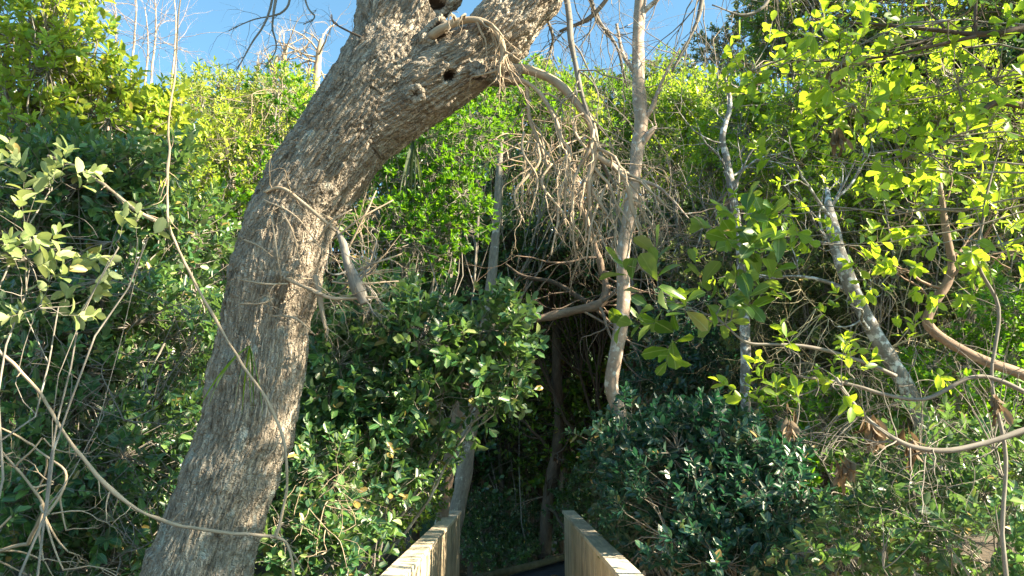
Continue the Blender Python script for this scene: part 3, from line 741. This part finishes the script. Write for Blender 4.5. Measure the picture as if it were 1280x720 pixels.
plant('grey_tree', 'grey tree whose trunk rises from the far end of the left railing', 'tree',
   [(640,115,9.6,60,40),(600,150,9.6,50,40),(690,130,9.9,50,40)], 0, (-.62,9.9),
   trunk=[(548,800,9.9,.115),(562,680,9.9,.11),(572,635,9.9,.105),(580,590,9.9,.10),(589,520,9.9,.10),(600,450,9.9,.085),(612,370,9.8,.07),(620,290,9.8,.055),(624,210,9.7,.042),(628,150,9.6,.032)],
   tmat='bark_grey', L=.075, mat='lf_vivid', kind='lance', whorl=True, seed=2, lai=3.6, k=11)
def bare(name, label, trunk, mat, base, cat='tree', kids=10, L=.5, lev=2, seed=1, group=None, n=44, amp=.015, leafmat=None, grav=0, lo=.2, wig=.3, lump=.16):
    bz = float(ground_z(base[0], base[1])[0]); root = thing(name, label, cat, (base[0], base[1], bz), group)
    b = MB(); p, r = curve_tube(b, [(x,y,Y,w_*Y/960) for x,y,Y,w_ in trunk], n, 9, amp, 2.5, seed, True, lump)
    b.build('trunk', M[mat], root)
    b = MB(); tips = []
    for k in range(kids):
        i = int(RV.uniform(lo, 1)*(n-1)); t = Vector(p[i]-p[max(0,i-1)]).normalized()
        grow(b, p[i], (t*.6+rvec()).normalized(), L*RV.uniform(.5,1.3), max(.002, r[i]*.35), lev, wig, grav, 3, .8, .6, 7, 5, None, tips)
    b.build('branch', M[mat], root)
    if leafmat and tips:
        C = np.array([tuple(a) for a, d in tips]); D = np.array([tuple(d) for a, d in tips])
        B, A, Nn, Ln = cluster_leaves(C, D, 6, .075, .08); emit_leaves(root, B, A, Nn, Ln, 'oval', 1, M[leafmat])
    return root
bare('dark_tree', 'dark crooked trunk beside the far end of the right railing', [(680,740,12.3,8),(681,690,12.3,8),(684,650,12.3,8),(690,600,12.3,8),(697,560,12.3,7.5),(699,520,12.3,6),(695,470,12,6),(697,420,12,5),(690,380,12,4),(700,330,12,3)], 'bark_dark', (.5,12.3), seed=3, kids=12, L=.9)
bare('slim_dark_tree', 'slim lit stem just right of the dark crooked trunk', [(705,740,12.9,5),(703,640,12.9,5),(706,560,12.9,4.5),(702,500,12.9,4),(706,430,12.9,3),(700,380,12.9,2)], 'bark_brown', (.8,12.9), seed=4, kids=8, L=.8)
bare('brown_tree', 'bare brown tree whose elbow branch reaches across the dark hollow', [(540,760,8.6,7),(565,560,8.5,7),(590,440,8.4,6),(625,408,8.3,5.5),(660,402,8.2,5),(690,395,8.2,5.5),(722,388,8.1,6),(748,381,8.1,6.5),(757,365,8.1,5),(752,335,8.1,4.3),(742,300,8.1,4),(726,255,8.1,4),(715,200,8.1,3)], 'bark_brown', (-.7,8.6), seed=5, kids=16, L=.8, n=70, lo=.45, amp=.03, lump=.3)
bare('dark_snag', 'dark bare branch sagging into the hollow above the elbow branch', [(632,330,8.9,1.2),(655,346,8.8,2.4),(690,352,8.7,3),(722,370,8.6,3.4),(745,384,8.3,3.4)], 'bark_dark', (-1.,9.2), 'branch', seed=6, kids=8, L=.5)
bare('lichen_tree', 'narrow white lichen-spotted trunk behind the right-hand foliage, left of the leaning white one', [(938,760,6.8,6),(936,660,6.8,6),(935,560,6.8,6),(932,480,6.8,6.3),(931,420,6.8,6.3),(929,350,6.8,6),(922,290,6.8,5.5),(915,240,6.8,5.5),(909,200,6.8,5),(903,170,6.8,4),(913,130,6.8,3),(905,90,6.8,1.5)], 'bark_white', (2.1,6.8), seed=7, kids=9, L=.6, lo=.4)
bare('leaning_white_tree', 'white blotched trunk slanting down to the right among the right-hand leaves', [(1180,620,5.6,11),(1150,520,5.6,10.5),(1125,470,5.6,10.5),(1100,430,5.6,10),(1075,380,5.6,9.5),(1055,335,5.6,9.5),(1042,295,5.6,9),(1036,262,5.7,6),(1034,235,5.8,2.5)], 'bark_white', (3.2,5.6), seed=8, kids=8, L=.6, leafmat='lf_lime', lo=.4)
bare('curved_tree', 'smooth tan S-curved stem bending up from the right edge', [(1330,500,4.1,7),(1280,470,4.1,6.5),(1240,456,4.1,6.5),(1200,438,4.1,6.2),(1172,420,4.1,6.5),(1161,402,4.1,6.5),(1170,380,4.1,6),(1184,352,4.1,6),(1188,325,4.1,5),(1182,290,4.1,5),(1180,262,4.1,4),(1175,225,4.1,3)], 'bark_brown', (3.0,4.1), seed=9, kids=8, L=.4, lo=.5, leafmat='lf_lime', lump=.1)
bare('horizontal_branch', 'thin smooth branch bowing in from the right edge at lower right', [(1340,520,3.4,4),(1280,538,3.4,3.8),(1230,555,3.4,3.5),(1180,565,3.4,3.3),(1140,560,3.4,3),(1110,545,3.4,2.7),(1080,520,3.4,2.4),(1060,495,3.4,2.5),(1045,470,3.4,2)], 'dead_grey', (3.0,3.4), 'branch', seed=10, kids=14, L=.3, lo=.35, amp=.014, lump=.2)
bare('grey_sapling', 'thin grey sapling standing near the right edge in the lower right corner', [(1262,760,3.6,2.8),(1252,660,3.6,2.6),(1256,560,3.6,2.4),(1240,470,3.6,2.2),(1252,390,3.6,2.2),(1226,330,3.6,2.2),(1228,270,3.6,2),(1235,230,3.6,1.6),(1250,180,3.6,1.2)], 'dead_grey', (2.3,3.6), seed=11, kids=16, L=.35, amp=.02)
for k, (x, y, h_) in enumerate([(398,50,60),(355,55,75),(343,70,50),(320,80,50),(385,80,40),(298,85,50)]):
    bare('dead_tree', ['pale broken snag poking above the bushes, closest to the leaning trunk','slender pale snag standing against the sky left of the broken one','faint thin snag between the yellow bushes','thin bare stick above the yellow bushes, second from the left','short grey stick half hidden in leaves left of the trunk','leftmost thin bare stick on the skyline'][k], [(x-8,y+h_+140,13,5),(x-3,y+h_,13,5-k*.5),(x,y+20,13,4.2-k*.5),(x+4,y,13,2.6-k*.3)], 'dead', (P(x,0,13).x,13), seed=80+k, kids=9, L=.7, lo=.4, group='snags on the skyline')
for k, (x, y) in enumerate([(140,40),(165,20),(190,30),(180,60),(215,40)]):
    bare('dead_tree', ['leftmost of the thin pale leafless trees against the sky at upper left','second thin pale leafless tree from the left against the sky','middle one of five thin pale leafless trees at upper left','short thin pale leafless tree, lowest of those at upper left','rightmost thin pale leafless tree, nearest the hanging vine'][k], [(x-10,y+220,12,2.4),(x,y+60,12,1.5),(x+5,y,12,1.1),(x+2,y-50,12,.6)], 'bark_pale', (P(x,0,12).x,12), seed=90+k, kids=14, L=.9, lo=.5, group='pale leafless trees at upper left')

# ================================================================== SHRUBS AND CROWNS
# upper left: one tree split in two, light and shade in the leaf colours
plant('left_tree', 'sunlit top of the left tree, light put into its yellow-green leaf colour, filling the top left corner', 'tree',
   [(20,60,5.4,130,95),(85,110,5.4,95,80),(60,-40,5.4,90,70),(150,155,5.6,75,60),(200,150,5.7,45,40),(30,170,5.3,90,50)], 0, (-3.2,5.6), mat='lf_sun_yellow', L=.085, kind='oval', lai=3.0, seed=11, singles=300, tr=.07, gap=.32)
plant('left_tree', 'lower part of the left tree, shade put into its dark green leaf colour, at the left edge', 'tree',
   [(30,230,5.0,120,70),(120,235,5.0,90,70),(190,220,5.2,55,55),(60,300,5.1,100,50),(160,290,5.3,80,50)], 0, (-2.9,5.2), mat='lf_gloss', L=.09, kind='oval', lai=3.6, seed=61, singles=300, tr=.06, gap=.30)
plant('pale_leaf_shrub', 'shrub with large pale green leaves at the left edge beside the slanting vine', 'shrub',
   [(20,300,3.5,70,75),(60,380,3.5,50,50),(135,315,3.55,28,26),(175,305,3.5,14,14),(60,240,3.55,60,40)], 0, (-2.4,3.5), mat='lf_pale', L=.085, kind='round', lai=1.1, seed=12, singles=260, tr=.02, k=7, gap=.36)
plant('left_shrub', 'dark shaded shrub behind the bare twigs on the left', 'shrub',
   [(60,470,5.0,140,90),(190,430,5.2,90,100),(150,590,5.0,130,100),(20,640,4.8,120,100),(230,330,5.6,60,90),(100,370,5.1,110,70),(230,560,5.5,60,110),(200,700,5.0,110,70)], 0, (-3.2,5.4), mat='lf_gloss', L=.082, lai=3.6, seed=13, singles=300, gap=.33)
# bushes behind, sunlight painted as yellow leaves
plant('yellow_bush', 'yellow sunlit bush behind the hanging vine', 'bush',
   [(250,165,8.6,60,60),(285,215,8.4,65,60),(240,260,8.2,50,60)], 0, (-3.4,8.6), mat='lf_sun_yellow', L=.085, kind='lance', lai=3.2, seed=14, lod=1)
plant('yellow_bush', 'yellow-green bush on the skyline next to the trunk, in front of the snags', 'bush',
   [(300,130,9.6,45,38),(350,120,9.6,45,45),(330,165,9.4,60,60),(255,112,9.6,40,30)], 0, (-3.2,9.6), mat='lf_sun_yellow', L=.085, kind='lance', lai=3.2, seed=15, lod=1)
plant('green_bush', 'bright green bush touching the left side of the leaning trunk', 'bush',
   [(375,150,8.6,45,45),(320,230,8.4,60,50),(270,300,8.2,70,60),(350,110,9.,30,22)], 0, (-2.6,8.5), mat='lf_vivid', L=.075, kind='lance', whorl=True, lai=3.4, seed=16, k=11)
# right of trunk
plant('round_bush', 'rounded vivid green bush right behind the leaning trunk', 'bush',
   [(520,200,7.6,75,60),(585,175,7.7,45,45),(470,250,7.6,60,70),(560,265,7.6,60,55),(510,300,7.4,80,60),(600,150,8.2,40,30)], 0, (-1.2,7.8), mat='lf_vivid', L=.07, kind='lance', whorl=True, lai=4.2, seed=17, k=12, tr=.05, gap=.3)
plant('round_bush', 'green bush with yellow light put into its leaf colour, under the limb, above the hanging twigs', 'bush',
   [(640,110,10.4,60,45),(700,150,10.4,60,55),(600,130,10.2,50,45),(750,170,10.6,50,50)], 0, (-1.2,10.9), mat='lf_sun_yellow', L=.08, kind='lance', whorl=True, lai=3.4, seed=18, k=11)
plant('broadleaf_shrub', 'dark glossy broad-leaved shrub between the leaning trunk and the hollow', 'shrub',
   [(460,400,6.0,80,60),(540,430,6.0,85,62),(610,420,5.9,50,45),(635,465,5.9,42,48),(555,490,6.0,85,48),(440,480,6.0,70,75),(480,540,6.1,85,50),(650,395,5.9,26,26),(420,560,6.1,70,60)], 0, (-2.0,6.4), mat='lf_gloss', L=.102, kind='obov', lai=3.6, seed=19, gapf=3.2, singles=300, tr=.04, k=8, gap=.3)
plant('railing_shrub', 'pale sunlit leafy shrub against the outside of the left railing', 'shrub',
   [(420,640,5.4,70,60),(360,690,5.2,60,55),(470,610,5.8,50,50),(415,710,5.2,50,45),(505,590,6.2,36,36),(400,590,5.6,50,45)], 0, (-1.6,5.6), mat='lf_gloss', L=.085, kind='obov', lai=3.0, seed=20, singles=300, tr=.03, k=8, gap=.33)
plant('railing_shrub', 'bright green shrub just beyond the pale shrub near the end of the left railing', 'shrub',
   [(520,560,7.6,45,50),(490,630,7.3,50,50),(535,610,8.2,22,32)], 0, (-2.0,7.6), mat='lf_green', L=.06, kind='oval', lai=2.8, seed=21, k=9)
# centre-right canopy
for k, (lab, bl, base, mt, kd, L_) in enumerate([
   ('light green crown above the hollow, behind the smooth pale tree', [(735,180,10.6,55,45),(790,150,10.8,50,50),(760,215,10.4,50,35)], (2.7,10.2), 'lf_vivid', 'lance', .085),
   ('yellow-green crown right of the smooth pale tree', [(850,190,10,60,50),(830,130,10.4,45,40),(880,140,10,50,50)], (2.3,10.2), 'lf_lime', 'oval', .08),
   ('fresh green crown on the skyline at the centre right', [(930,150,9,60,60),(960,220,8.8,60,50),(900,210,9,50,45)], (2.8,9.2), 'lf_lime', 'oval', .07),
   ('dark green crown behind the yellow-green one', [(820,110,12.4,60,40),(760,130,12.6,60,40),(700,110,12.8,50,30)], (2.0,12.6), 'lf_green', 'oval', .09)]):
    plant('canopy_tree', lab, 'tree', bl, 0, base, mat=mt, L=L_, kind=kd, lai=3.3, seed=30+k, group=None, tr=.07)
plant('grey_crown_tree', 'distant grey-green crown with pale limbs against the sky at the upper right', 'tree',
   [(900,70,13.5,45,40),(945,50,13.5,50,45),(880,110,13.5,40,30),(960,5,13,50,40)], 0, (3.6,13.5), mat='lf_olive', L=.08, kind='oval', lai=1.9, seed=35, tr=.08, tmat='bark_pale', gap=.4)
plant('tall_green_tree', 'tall dark green tree behind the lime leaves at the upper right', 'tree',
   [(985,45,8.6,60,60),(1060,20,8.4,90,70),(1180,30,8,110,80),(1270,60,8,80,90),(1000,-40,8.5,70,60)], 0, (4.2,8.8), mat='lf_green', L=.075, lai=3.0, seed=36, tr=.09)
plant('small_leaf_tree', 'mid-green small-leaved tree filling the middle of the right side', 'tree',
   [(1020,130,7,70,70),(1100,160,6.8,80,70),(1200,140,6.6,90,80),(980,200,7.2,70,60),(1080,260,6.8,90,60),(1230,240,6.6,90,70)], 0, (3.8,7.2), mat='lf_lime', L=.055, lai=2.6, seed=37, tr=.06, gap=.36)
plant('right_understory', 'tangled olive shrub behind the white trunks on the right', 'shrub',
   [(1000,330,7,90,70),(1100,360,7,100,70),(1220,340,6.6,100,80),(990,430,7.2,80,70),(1090,460,7,90,60),(880,340,8.4,60,60)], 0, (3.4,7.4), mat='lf_olive', L=.06, lai=2.4, seed=38, tr=.03, gap=.36, twmat='dead_grey')
# teal shrub
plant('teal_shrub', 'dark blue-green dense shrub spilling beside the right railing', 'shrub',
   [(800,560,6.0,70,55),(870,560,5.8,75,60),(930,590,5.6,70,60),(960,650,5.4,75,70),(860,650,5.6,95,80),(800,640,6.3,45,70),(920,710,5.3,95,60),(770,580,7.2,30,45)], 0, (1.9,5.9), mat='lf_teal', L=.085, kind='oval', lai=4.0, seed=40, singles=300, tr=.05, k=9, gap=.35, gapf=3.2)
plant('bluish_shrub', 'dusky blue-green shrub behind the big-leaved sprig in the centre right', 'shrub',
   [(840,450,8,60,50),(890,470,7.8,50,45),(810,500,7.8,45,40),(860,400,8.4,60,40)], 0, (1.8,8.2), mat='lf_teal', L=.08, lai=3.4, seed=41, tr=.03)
plant('corner_shrub', 'light green leafy shrub in the lower right corner', 'shrub',
   [(1060,690,4.4,70,50),(1150,650,4.4,85,70),(1240,690,4.0,80,70),(1180,580,4.8,80,55),(1260,600,4.4,70,60),(1110,600,4.9,55,40)], 0, (2.2,4.7), mat='lf_gloss', L=.075, kind='oval', lai=2.9, seed=42, singles=300, tr=.03, k=8, gap=.34)
plant('right_shrub', 'fresh green shrub below the tan S-curved stem', 'shrub',
   [(1120,500,6,80,60),(1220,480,5.6,90,70),(1010,520,6.2,60,50),(1030,610,5.8,60,50),(1260,400,5.6,70,60)], 0, (3.2,6.2), mat='lf_vivid', L=.055, kind='oval', lai=2.6, seed=43, tr=.03, gap=.34)
plant('far_understory', 'low leafy undergrowth beyond the end of the boardwalk', 'shrub',
   [(620,680,12.4,55,30),(660,660,12.8,45,30),(600,650,12.6,35,35),(640,700,11.9,50,20)], 0, (.1,12.8), mat='lf_deep', L=.06, kind='oval', lai=3, seed=44, tr=.02)
plant('far_understory', 'low leafy undergrowth behind the far end of the right railing', 'shrub',
   [(730,640,12,40,40),(760,690,9,40,50),(740,600,12,40,30)], 0, (1.5,11.5), mat='lf_deep', L=.06, kind='oval', lai=2.6, seed=45, tr=.02)
# foreground sprays at the right
lime = plant('lime_tree', 'nearby tree with large translucent lime-green leaves hanging in from the upper right', 'tree',
   [(960,90,3.7,65,60),(1050,60,3.5,85,60),(1150,40,3.4,90,60),(1240,90,3.4,80,70),(1010,200,3.7,50,30),(1110,210,3.6,70,45),(1200,190,3.4,70,50),(960,265,3.8,55,28),(1050,120,3.6,80,50),(1240,290,3.5,60,40),(1020,300,3.8,60,25),(1150,270,3.6,60,30)], 0, (3.1,3.3), mat='lf_lime', L=.088, kind='obov', lai=.95, seed=46, singles=300, tr=.05, k=6, gap=.30, open_=1.1, lod=0, droop=.3, lr=.15, trunk=[(1480,760,3.3,.06),(1440,400,3.3,.055),(1420,150,3.3,.045),(1400,20,3.3,.04)])
b = MB()
for pts in ([(1340,10,3.3,6),(1280,35,3.3,5),(1225,43,3.3,4),(1170,38,3.35,3),(1100,32,3.4,2.2),(1060,28,3.4,1.2)],[(1220,45,3.3,3),(1160,60,3.35,2.2),(1090,74,3.45,1.6),(1010,76,3.6,1)],[(1340,130,3.4,6),(1280,132,3.4,5),(1245,128,3.4,4.5),(1225,140,3.4,3)],[(1220,42,3.3,2.6),(1219,20,3.3,2.6),(1221,-40,3.3,2.6)],[(1180,35,3.35,2),(1150,0,3.4,1.4),(1130,-40,3.4,1)]):
    p, r = curve_tube(b, [(x,y,Y,w_*Y/960) for x,y,Y,w_ in pts], 20, 6, .008, 3, len(b.v))
    for k in range(9): grow(b, p[RV.randrange(5,20)], rvec()+Vector((0,0,-.1)), .25, .0028, 1, .25, 0, 3, .8, .6, 6, 4)
b.build('branch', M['bark_dark'], lime)
plant('big_leaf_sprig', 'sprig of large dark green whorled leaves reaching left in front of the hollow', 'branch',
   [(835,375,3.6,32,20),(880,385,3.6,32,22),(860,400,3.6,30,18),(925,325,3.7,28,20),(930,385,3.7,25,20),(940,300,3.8,28,20)], 0, (2.4,3.7), mat='lf_green', L=.14, kind='obov', lai=4.2, seed=47, singles=200, tr=.012, k=7, gap=.1, open_=1.15, lod=0, tmat='dead_grey', lr=.8, trunk=[(1120,470,3.7,.010),(1060,445,3.65,.009),(1000,432,3.6,.008),(935,428,3.6,.006),(905,405,3.6,.005)])
plant('yellow_sprig', 'sparse sprig of yellowing leaves on thin stems at the centre of the right side', 'branch',
   [(985,455,3.6,70,25),(1060,480,3.5,70,30),(940,490,3.7,50,22),(1150,440,3.6,60,30),(1010,505,3.6,70,20)], 0, (2.6,3.6), mat='lf_lime', L=.075, kind='oval', lai=.55, seed=48, singles=200, tr=.012, k=6, gap=.1, lod=0, tmat='dead_grey', lr=.6, trunk=[(1340,520,3.6,.012),(1230,470,3.6,.010),(1150,500,3.6,.009),(1060,480,3.6,.008),(1000,470,3.6,.005)])

for k, (x, y, Y, n_) in enumerate([(1092,555,3.5,26),(1052,600,3.7,18),(1140,570,3.45,14),(1243,520,3.6,12),(1043,105,3.5,12),(1045,185,3.55,12),(988,545,3.9,10)]):
    p0 = P(x, y-25, Y)
    rt = thing('dead_leaf_clump', ['largest clump of dry brown leaves hanging under the bowing branch','narrow clump of dry brown leaves hanging left of the largest one','small dry brown leaf clump on the bowing branch, right of the largest','dry brown leaves caught on the grey sapling near the right edge','curled brown dead leaf bunch among the lime leaves at the top right','curled brown dead leaf bunch just below another among the lime leaves','small brown dead leaf bunch left of the other hanging ones'][k], 'dead leaves', p0, 'dry leaf clumps at the right')
    st_ = MB(); st_.tube([p0, p0+Vector((.004,0,-.04)), p0+Vector((-.004,0,-.09))], [.002,.0018,.001], 5); st_.build('stalk', M['dead_grey'], rt)
    C = np.array(p0)+rng.normal(size=(n_,3))*np.array((.012,.012,.03)); D = np.tile(np.array((0,0,-1.)), (n_,1))+rng.normal(size=(n_,3))*.2
    B_, A_, N_, L_ = cluster_leaves(C, D, 2, .085, .05, .35); emit_leaves(rt, B_, A_, N_, L_, 'lance', 0, M['lf_dead'], len(B_))

# ================================================================== DEAD TWIG THICKETS
def thicket(name, label, box, n, L, mat, base, seed=1, lev=2, r=.006, grav=0., up=.2, wig=.35, kids=3, cat='dead shrub', group=None, rooted=False):
    """box: px0, py0, px1, py1, Y0, Y1; bare shoots growing from a few crooked stems"""
    RV.seed(seed); bz = float(ground_z(base[0], base[1])[0]); root = thing(name, label, cat, (base[0], base[1], bz), group); st = MB(); b = MB(); hubs = []
    for k in range(max(3, n//9)):
        t = P(RV.uniform(box[0], box[2]), RV.uniform(box[1], box[3]), RV.uniform(box[4], box[5]))
        if rooted: s_ = Vector((base[0]+RV.uniform(-.5,.5), base[1]+RV.uniform(-.2,.2), bz))
        else: s_ = P((box[0]+box[2])/2, box[3]*.8+box[1]*.2, (box[4]+box[5])/2)
        m_ = (s_+t)/2+rvec()*.2
        c = jitter(spline([s_, m_, t], 18), .04, 2, seed+k); st.tube(c, np.linspace(r*(2. if rooted else 1.1), r*.6, 18), 6); hubs += [Vector(q_) for q_ in c[6:]]
    st.build('stem', M[mat], root)
    for k in range(n):
        t = P(RV.uniform(box[0], box[2]), RV.uniform(box[1], box[3]), RV.uniform(box[4], box[5]))
        h_ = min(hubs, key=lambda a: (a-t).length); d = (t-h_)
        if d.length > .12:
            c = jitter(spline([h_, (h_+t)/2+rvec()*.1*d.length, t], 7), .02, 3, seed+k); b.tube(c, np.linspace(r*.8, r*.5, 7), 4)
        grow(b, t, (d.normalized()*.6+rvec()+Vector((0,0,up))), L*RV.uniform(.5,1.3), r*.5, lev, wig, grav, kids, .85, .66, 7, 4)
    b.build('twigs', M[mat], root)
    return root
thicket('dead_shrub', 'bare grey-white twiggy shrub at the left edge below the pale leaves', (-20,520,90,720,3.6,4.2), 16, .32, 'dead', (-2.6,3.9), 101, r=.008, wig=.4)
thicket('dead_shrub', 'straw-coloured tangle of twigs between the left edge and the leaning trunk', (60,390,250,560,4.2,4.9), 36, .36, 'dead_grey', (-3.1,5.0), 102, r=.004)
thicket('dead_shrub', 'thin brown twigs low down left of the leaning trunk', (60,560,240,730,4.3,4.9), 26, .36, 'dead_grey', (-2.8,4.7), 103, r=.004)
thicket('dead_shrub', 'twiggy tangle in the shade under the upper left tree', (0,250,240,400,4.3,4.7), 30, .34, 'dead_grey', (-3.2,4.8), 104, r=.004)
thicket('dead_shrub', 'hanging mat of curly dead twigs under the forked limb, above the hollow', (600,160,770,230,4.3,5.2), 16, .32, 'dead', (.1,5.6), 105, r=.008, grav=-.08, up=-.4, wig=.5)
thicket('dead_shrub', 'wispy grey dead twigs spreading right of the smooth pale tree', (790,200,1000,330,6.6,8), 110, .55, 'dead_grey', (2.0,7.6), 106, r=.006, wig=.3)
thicket('dead_shrub', 'fine tangle of dead twigs behind the white trunks at the right', (960,300,1260,470,6,7), 120, .45, 'straw', (3.6,6.8), 107, r=.005)
thicket('dead_shrub', 'bare twigs in the shade at the lower right of the centre', (980,500,1130,680,5,6), 60, .36, 'dead_grey', (2.6,5.6), 108, r=.005)
thicket('dead_shrub', 'bare grey twigs among the light leaves in the lower right corner', (1100,440,1280,720,3.7,4.4), 50, .34, 'dead_grey', (2.6,4.1), 109, r=.004, rooted=True)
thicket('dead_shrub', 'pale dead twigs standing among the yellow bushes', (240,110,380,200,8.2,8.8), 50, .5, 'dead', (-3.2,8.3), 110, r=.006)
thicket('dead_shrub', 'pale twigs poking through the sunlit shrub by the left railing', (340,600,450,720,4.7,5.3), 26, .26, 'dead', (-1.3,5.0), 111, r=.004)
thicket('dead_shrub', 'loose dead twigs hanging between the trunk and the rounded green bush', (420,250,510,390,5.2,5.8), 26, .3, 'dead', (-1.4,5.6), 112, r=.004)
thicket('dead_shrub', 'straggly dry stems standing in the dark hollow behind the railings', (590,440,740,660,12.8,14), 70, .8, 'dead_grey', (.2,12), 113, r=.008, rooted=True, wig=.2, kids=2)
thicket('dead_shrub', 'grey dead twigs under the canopy left of the smooth pale tree', (700,180,790,260,7.4,8.4), 50, .5, 'dead_grey', (.9,8), 114, r=.005)
# thin trunks in the hollow
for k in range(34):
    x = RV.uniform(570,800); Y = RV.uniform(13.4,17); t = RV.uniform(-50,50); X = P(x, 560, Y).x
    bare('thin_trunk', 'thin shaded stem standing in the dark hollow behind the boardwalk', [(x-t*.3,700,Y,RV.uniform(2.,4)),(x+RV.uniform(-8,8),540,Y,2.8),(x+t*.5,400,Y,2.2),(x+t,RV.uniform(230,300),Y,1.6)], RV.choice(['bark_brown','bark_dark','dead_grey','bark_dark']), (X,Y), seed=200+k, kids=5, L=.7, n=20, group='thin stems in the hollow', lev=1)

# ================================================================== DENSE WALL BEHIND (every tree its own)
k = 0
WALL = []
for Y, y0, y1, step in ((13.2,150,640,165),(16.0,125,640,150),(18.8,110,640,150)):
    for x in range(-80, 1400, step):
        WALL.append((x+RV.uniform(-20,20), Y+RV.uniform(-.7,.7), y0, y1))
for x, Y, y0, y1 in WALL:
    k += 1
    yt = y0 + (10 if 120 < x < 450 else 0) + (-90 if x > 1000 or x < 60 else 0) + RV.uniform(-5,25)
    bl = [(x, yt+40, Y, 95, 55, 1.0), (x+RV.uniform(-40,40), yt+150, Y, 100, 75, 1.), (x+RV.uniform(-40,40), yt+270, Y, 100, 80, 1.), (x+RV.uniform(-30,30), 555, Y, 105, 75, 1.)]
    X = P(x, 500, Y).x
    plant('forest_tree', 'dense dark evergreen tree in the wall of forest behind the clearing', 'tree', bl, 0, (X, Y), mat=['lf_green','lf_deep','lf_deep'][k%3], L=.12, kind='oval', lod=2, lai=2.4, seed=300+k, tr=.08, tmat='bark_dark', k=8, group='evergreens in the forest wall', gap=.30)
# unseen edge trees: the forest goes on; right-hand crowns placed to shade the trunk
def wpx(X, Y, Z, R, Rz=None):
    a_, b_, c_ = project(np.array([[X, Y, Z]])); f_ = 960/Y
    return (a_[0], b_[0], Y, R*f_, (Rz or R*.8)*f_, R)
for kk, (lab, blobs, base, lai) in enumerate([
    ('leafy tree outside the picture, added on the right to shade the leaning trunk, nearest the boardwalk', [(5.0,1.6,6.0,1.1,1.1),(5.6,.9,6.4,1.1,.8),(5.2,1.7,9.7,1.5,.75),(4.6,2.2,10.0,1.2,.7)], (5.8,1.4), 1.9),
    ('tall leafy tree outside the picture beyond the first one on the right', [(7.4,4.6,6.4,1.2,.9),(6.6,5.8,2.6,1.2,1.0),(7.6,4.0,9.0,1.6,1.0)], (7.6,5.0), 1.6),
    ('broad tree outside the picture at the far right edge of the clearing', [(8.0,7.2,4.6,1.6,2.2),(9.2,6.4,6.4,1.6,1.4)], (8.6,7.0), 2.6),
    ('leafy tree outside the picture at the left edge of the clearing', [(-5.6,2.0,3.4,1.3,1.2)], (-5.8,2.0), 2.)]):
    plant('edge_tree', lab, 'tree', [wpx(*q_) for q_ in blobs], 0, base, mat='lf_green', L=.12, lod=2, lai=lai, seed=400+kk, group='trees at the edge of the clearing', tr=.1)
for kk, (lab, blobs, base) in enumerate([  # evergreens added to keep the sun out of the hollow
    ('dense evergreen added for shade, hidden behind the right-hand leaves, nearest the white trunks', [(4.4,8.9,3.6,1.2,1.6),(4.2,9.0,1.4,1.2,1.2),(4.6,8.6,5.6,1.2,1.0)], (4.4,9.2)),
    ('dense evergreen added for shade behind the right-hand leaves, left of the far right corner', [(5.8,8.2,3.4,1.3,1.8),(5.8,8.2,5.8,1.2,1.0)], (6.0,8.6)),
    ('dense evergreen added for shade far behind on the right of the hollow, under the skyline crowns', [(4.0,12.0,3.6,1.5,1.6),(4.2,12.0,5.6,1.4,1.1),(2.6,12.6,5.2,1.2,.9)], (4.2,12.3)),
    ('dense evergreen added for shade on the far right behind the lime-green leaves', [(6.3,11.4,3.8,1.6,1.8),(6.3,11.4,6.2,1.5,1.2)], (6.4,11.8)),
    ('dense evergreen added to darken the top of the hollow behind the hanging twigs', [(.4,11.4,4.7,1.0,.75),(1.3,11.4,4.6,1.0,.8),(2.1,11.2,4.4,.9,.9),(-.4,11.2,4.3,.8,.9)], (1.6,13.2)),
    ('dense evergreen added for shade in the gap right of the dark hollow', [(2.9,10.4,2.6,1.0,1.6),(3.1,10.6,4.6,1.1,1.2),(3.0,10.4,1.0,1.0,1.0)], (3.0,10.8))]):
    plant('shade_evergreen', lab, 'tree', [wpx(*q_) for q_ in blobs], 0, base, mat='lf_deep', L=.10, lod=2, lai=3.4, seed=430+kk, tr=.08, tmat='bark_dark')
print('leaf tris', NTRI, 'objects', len(bpy.data.objects))
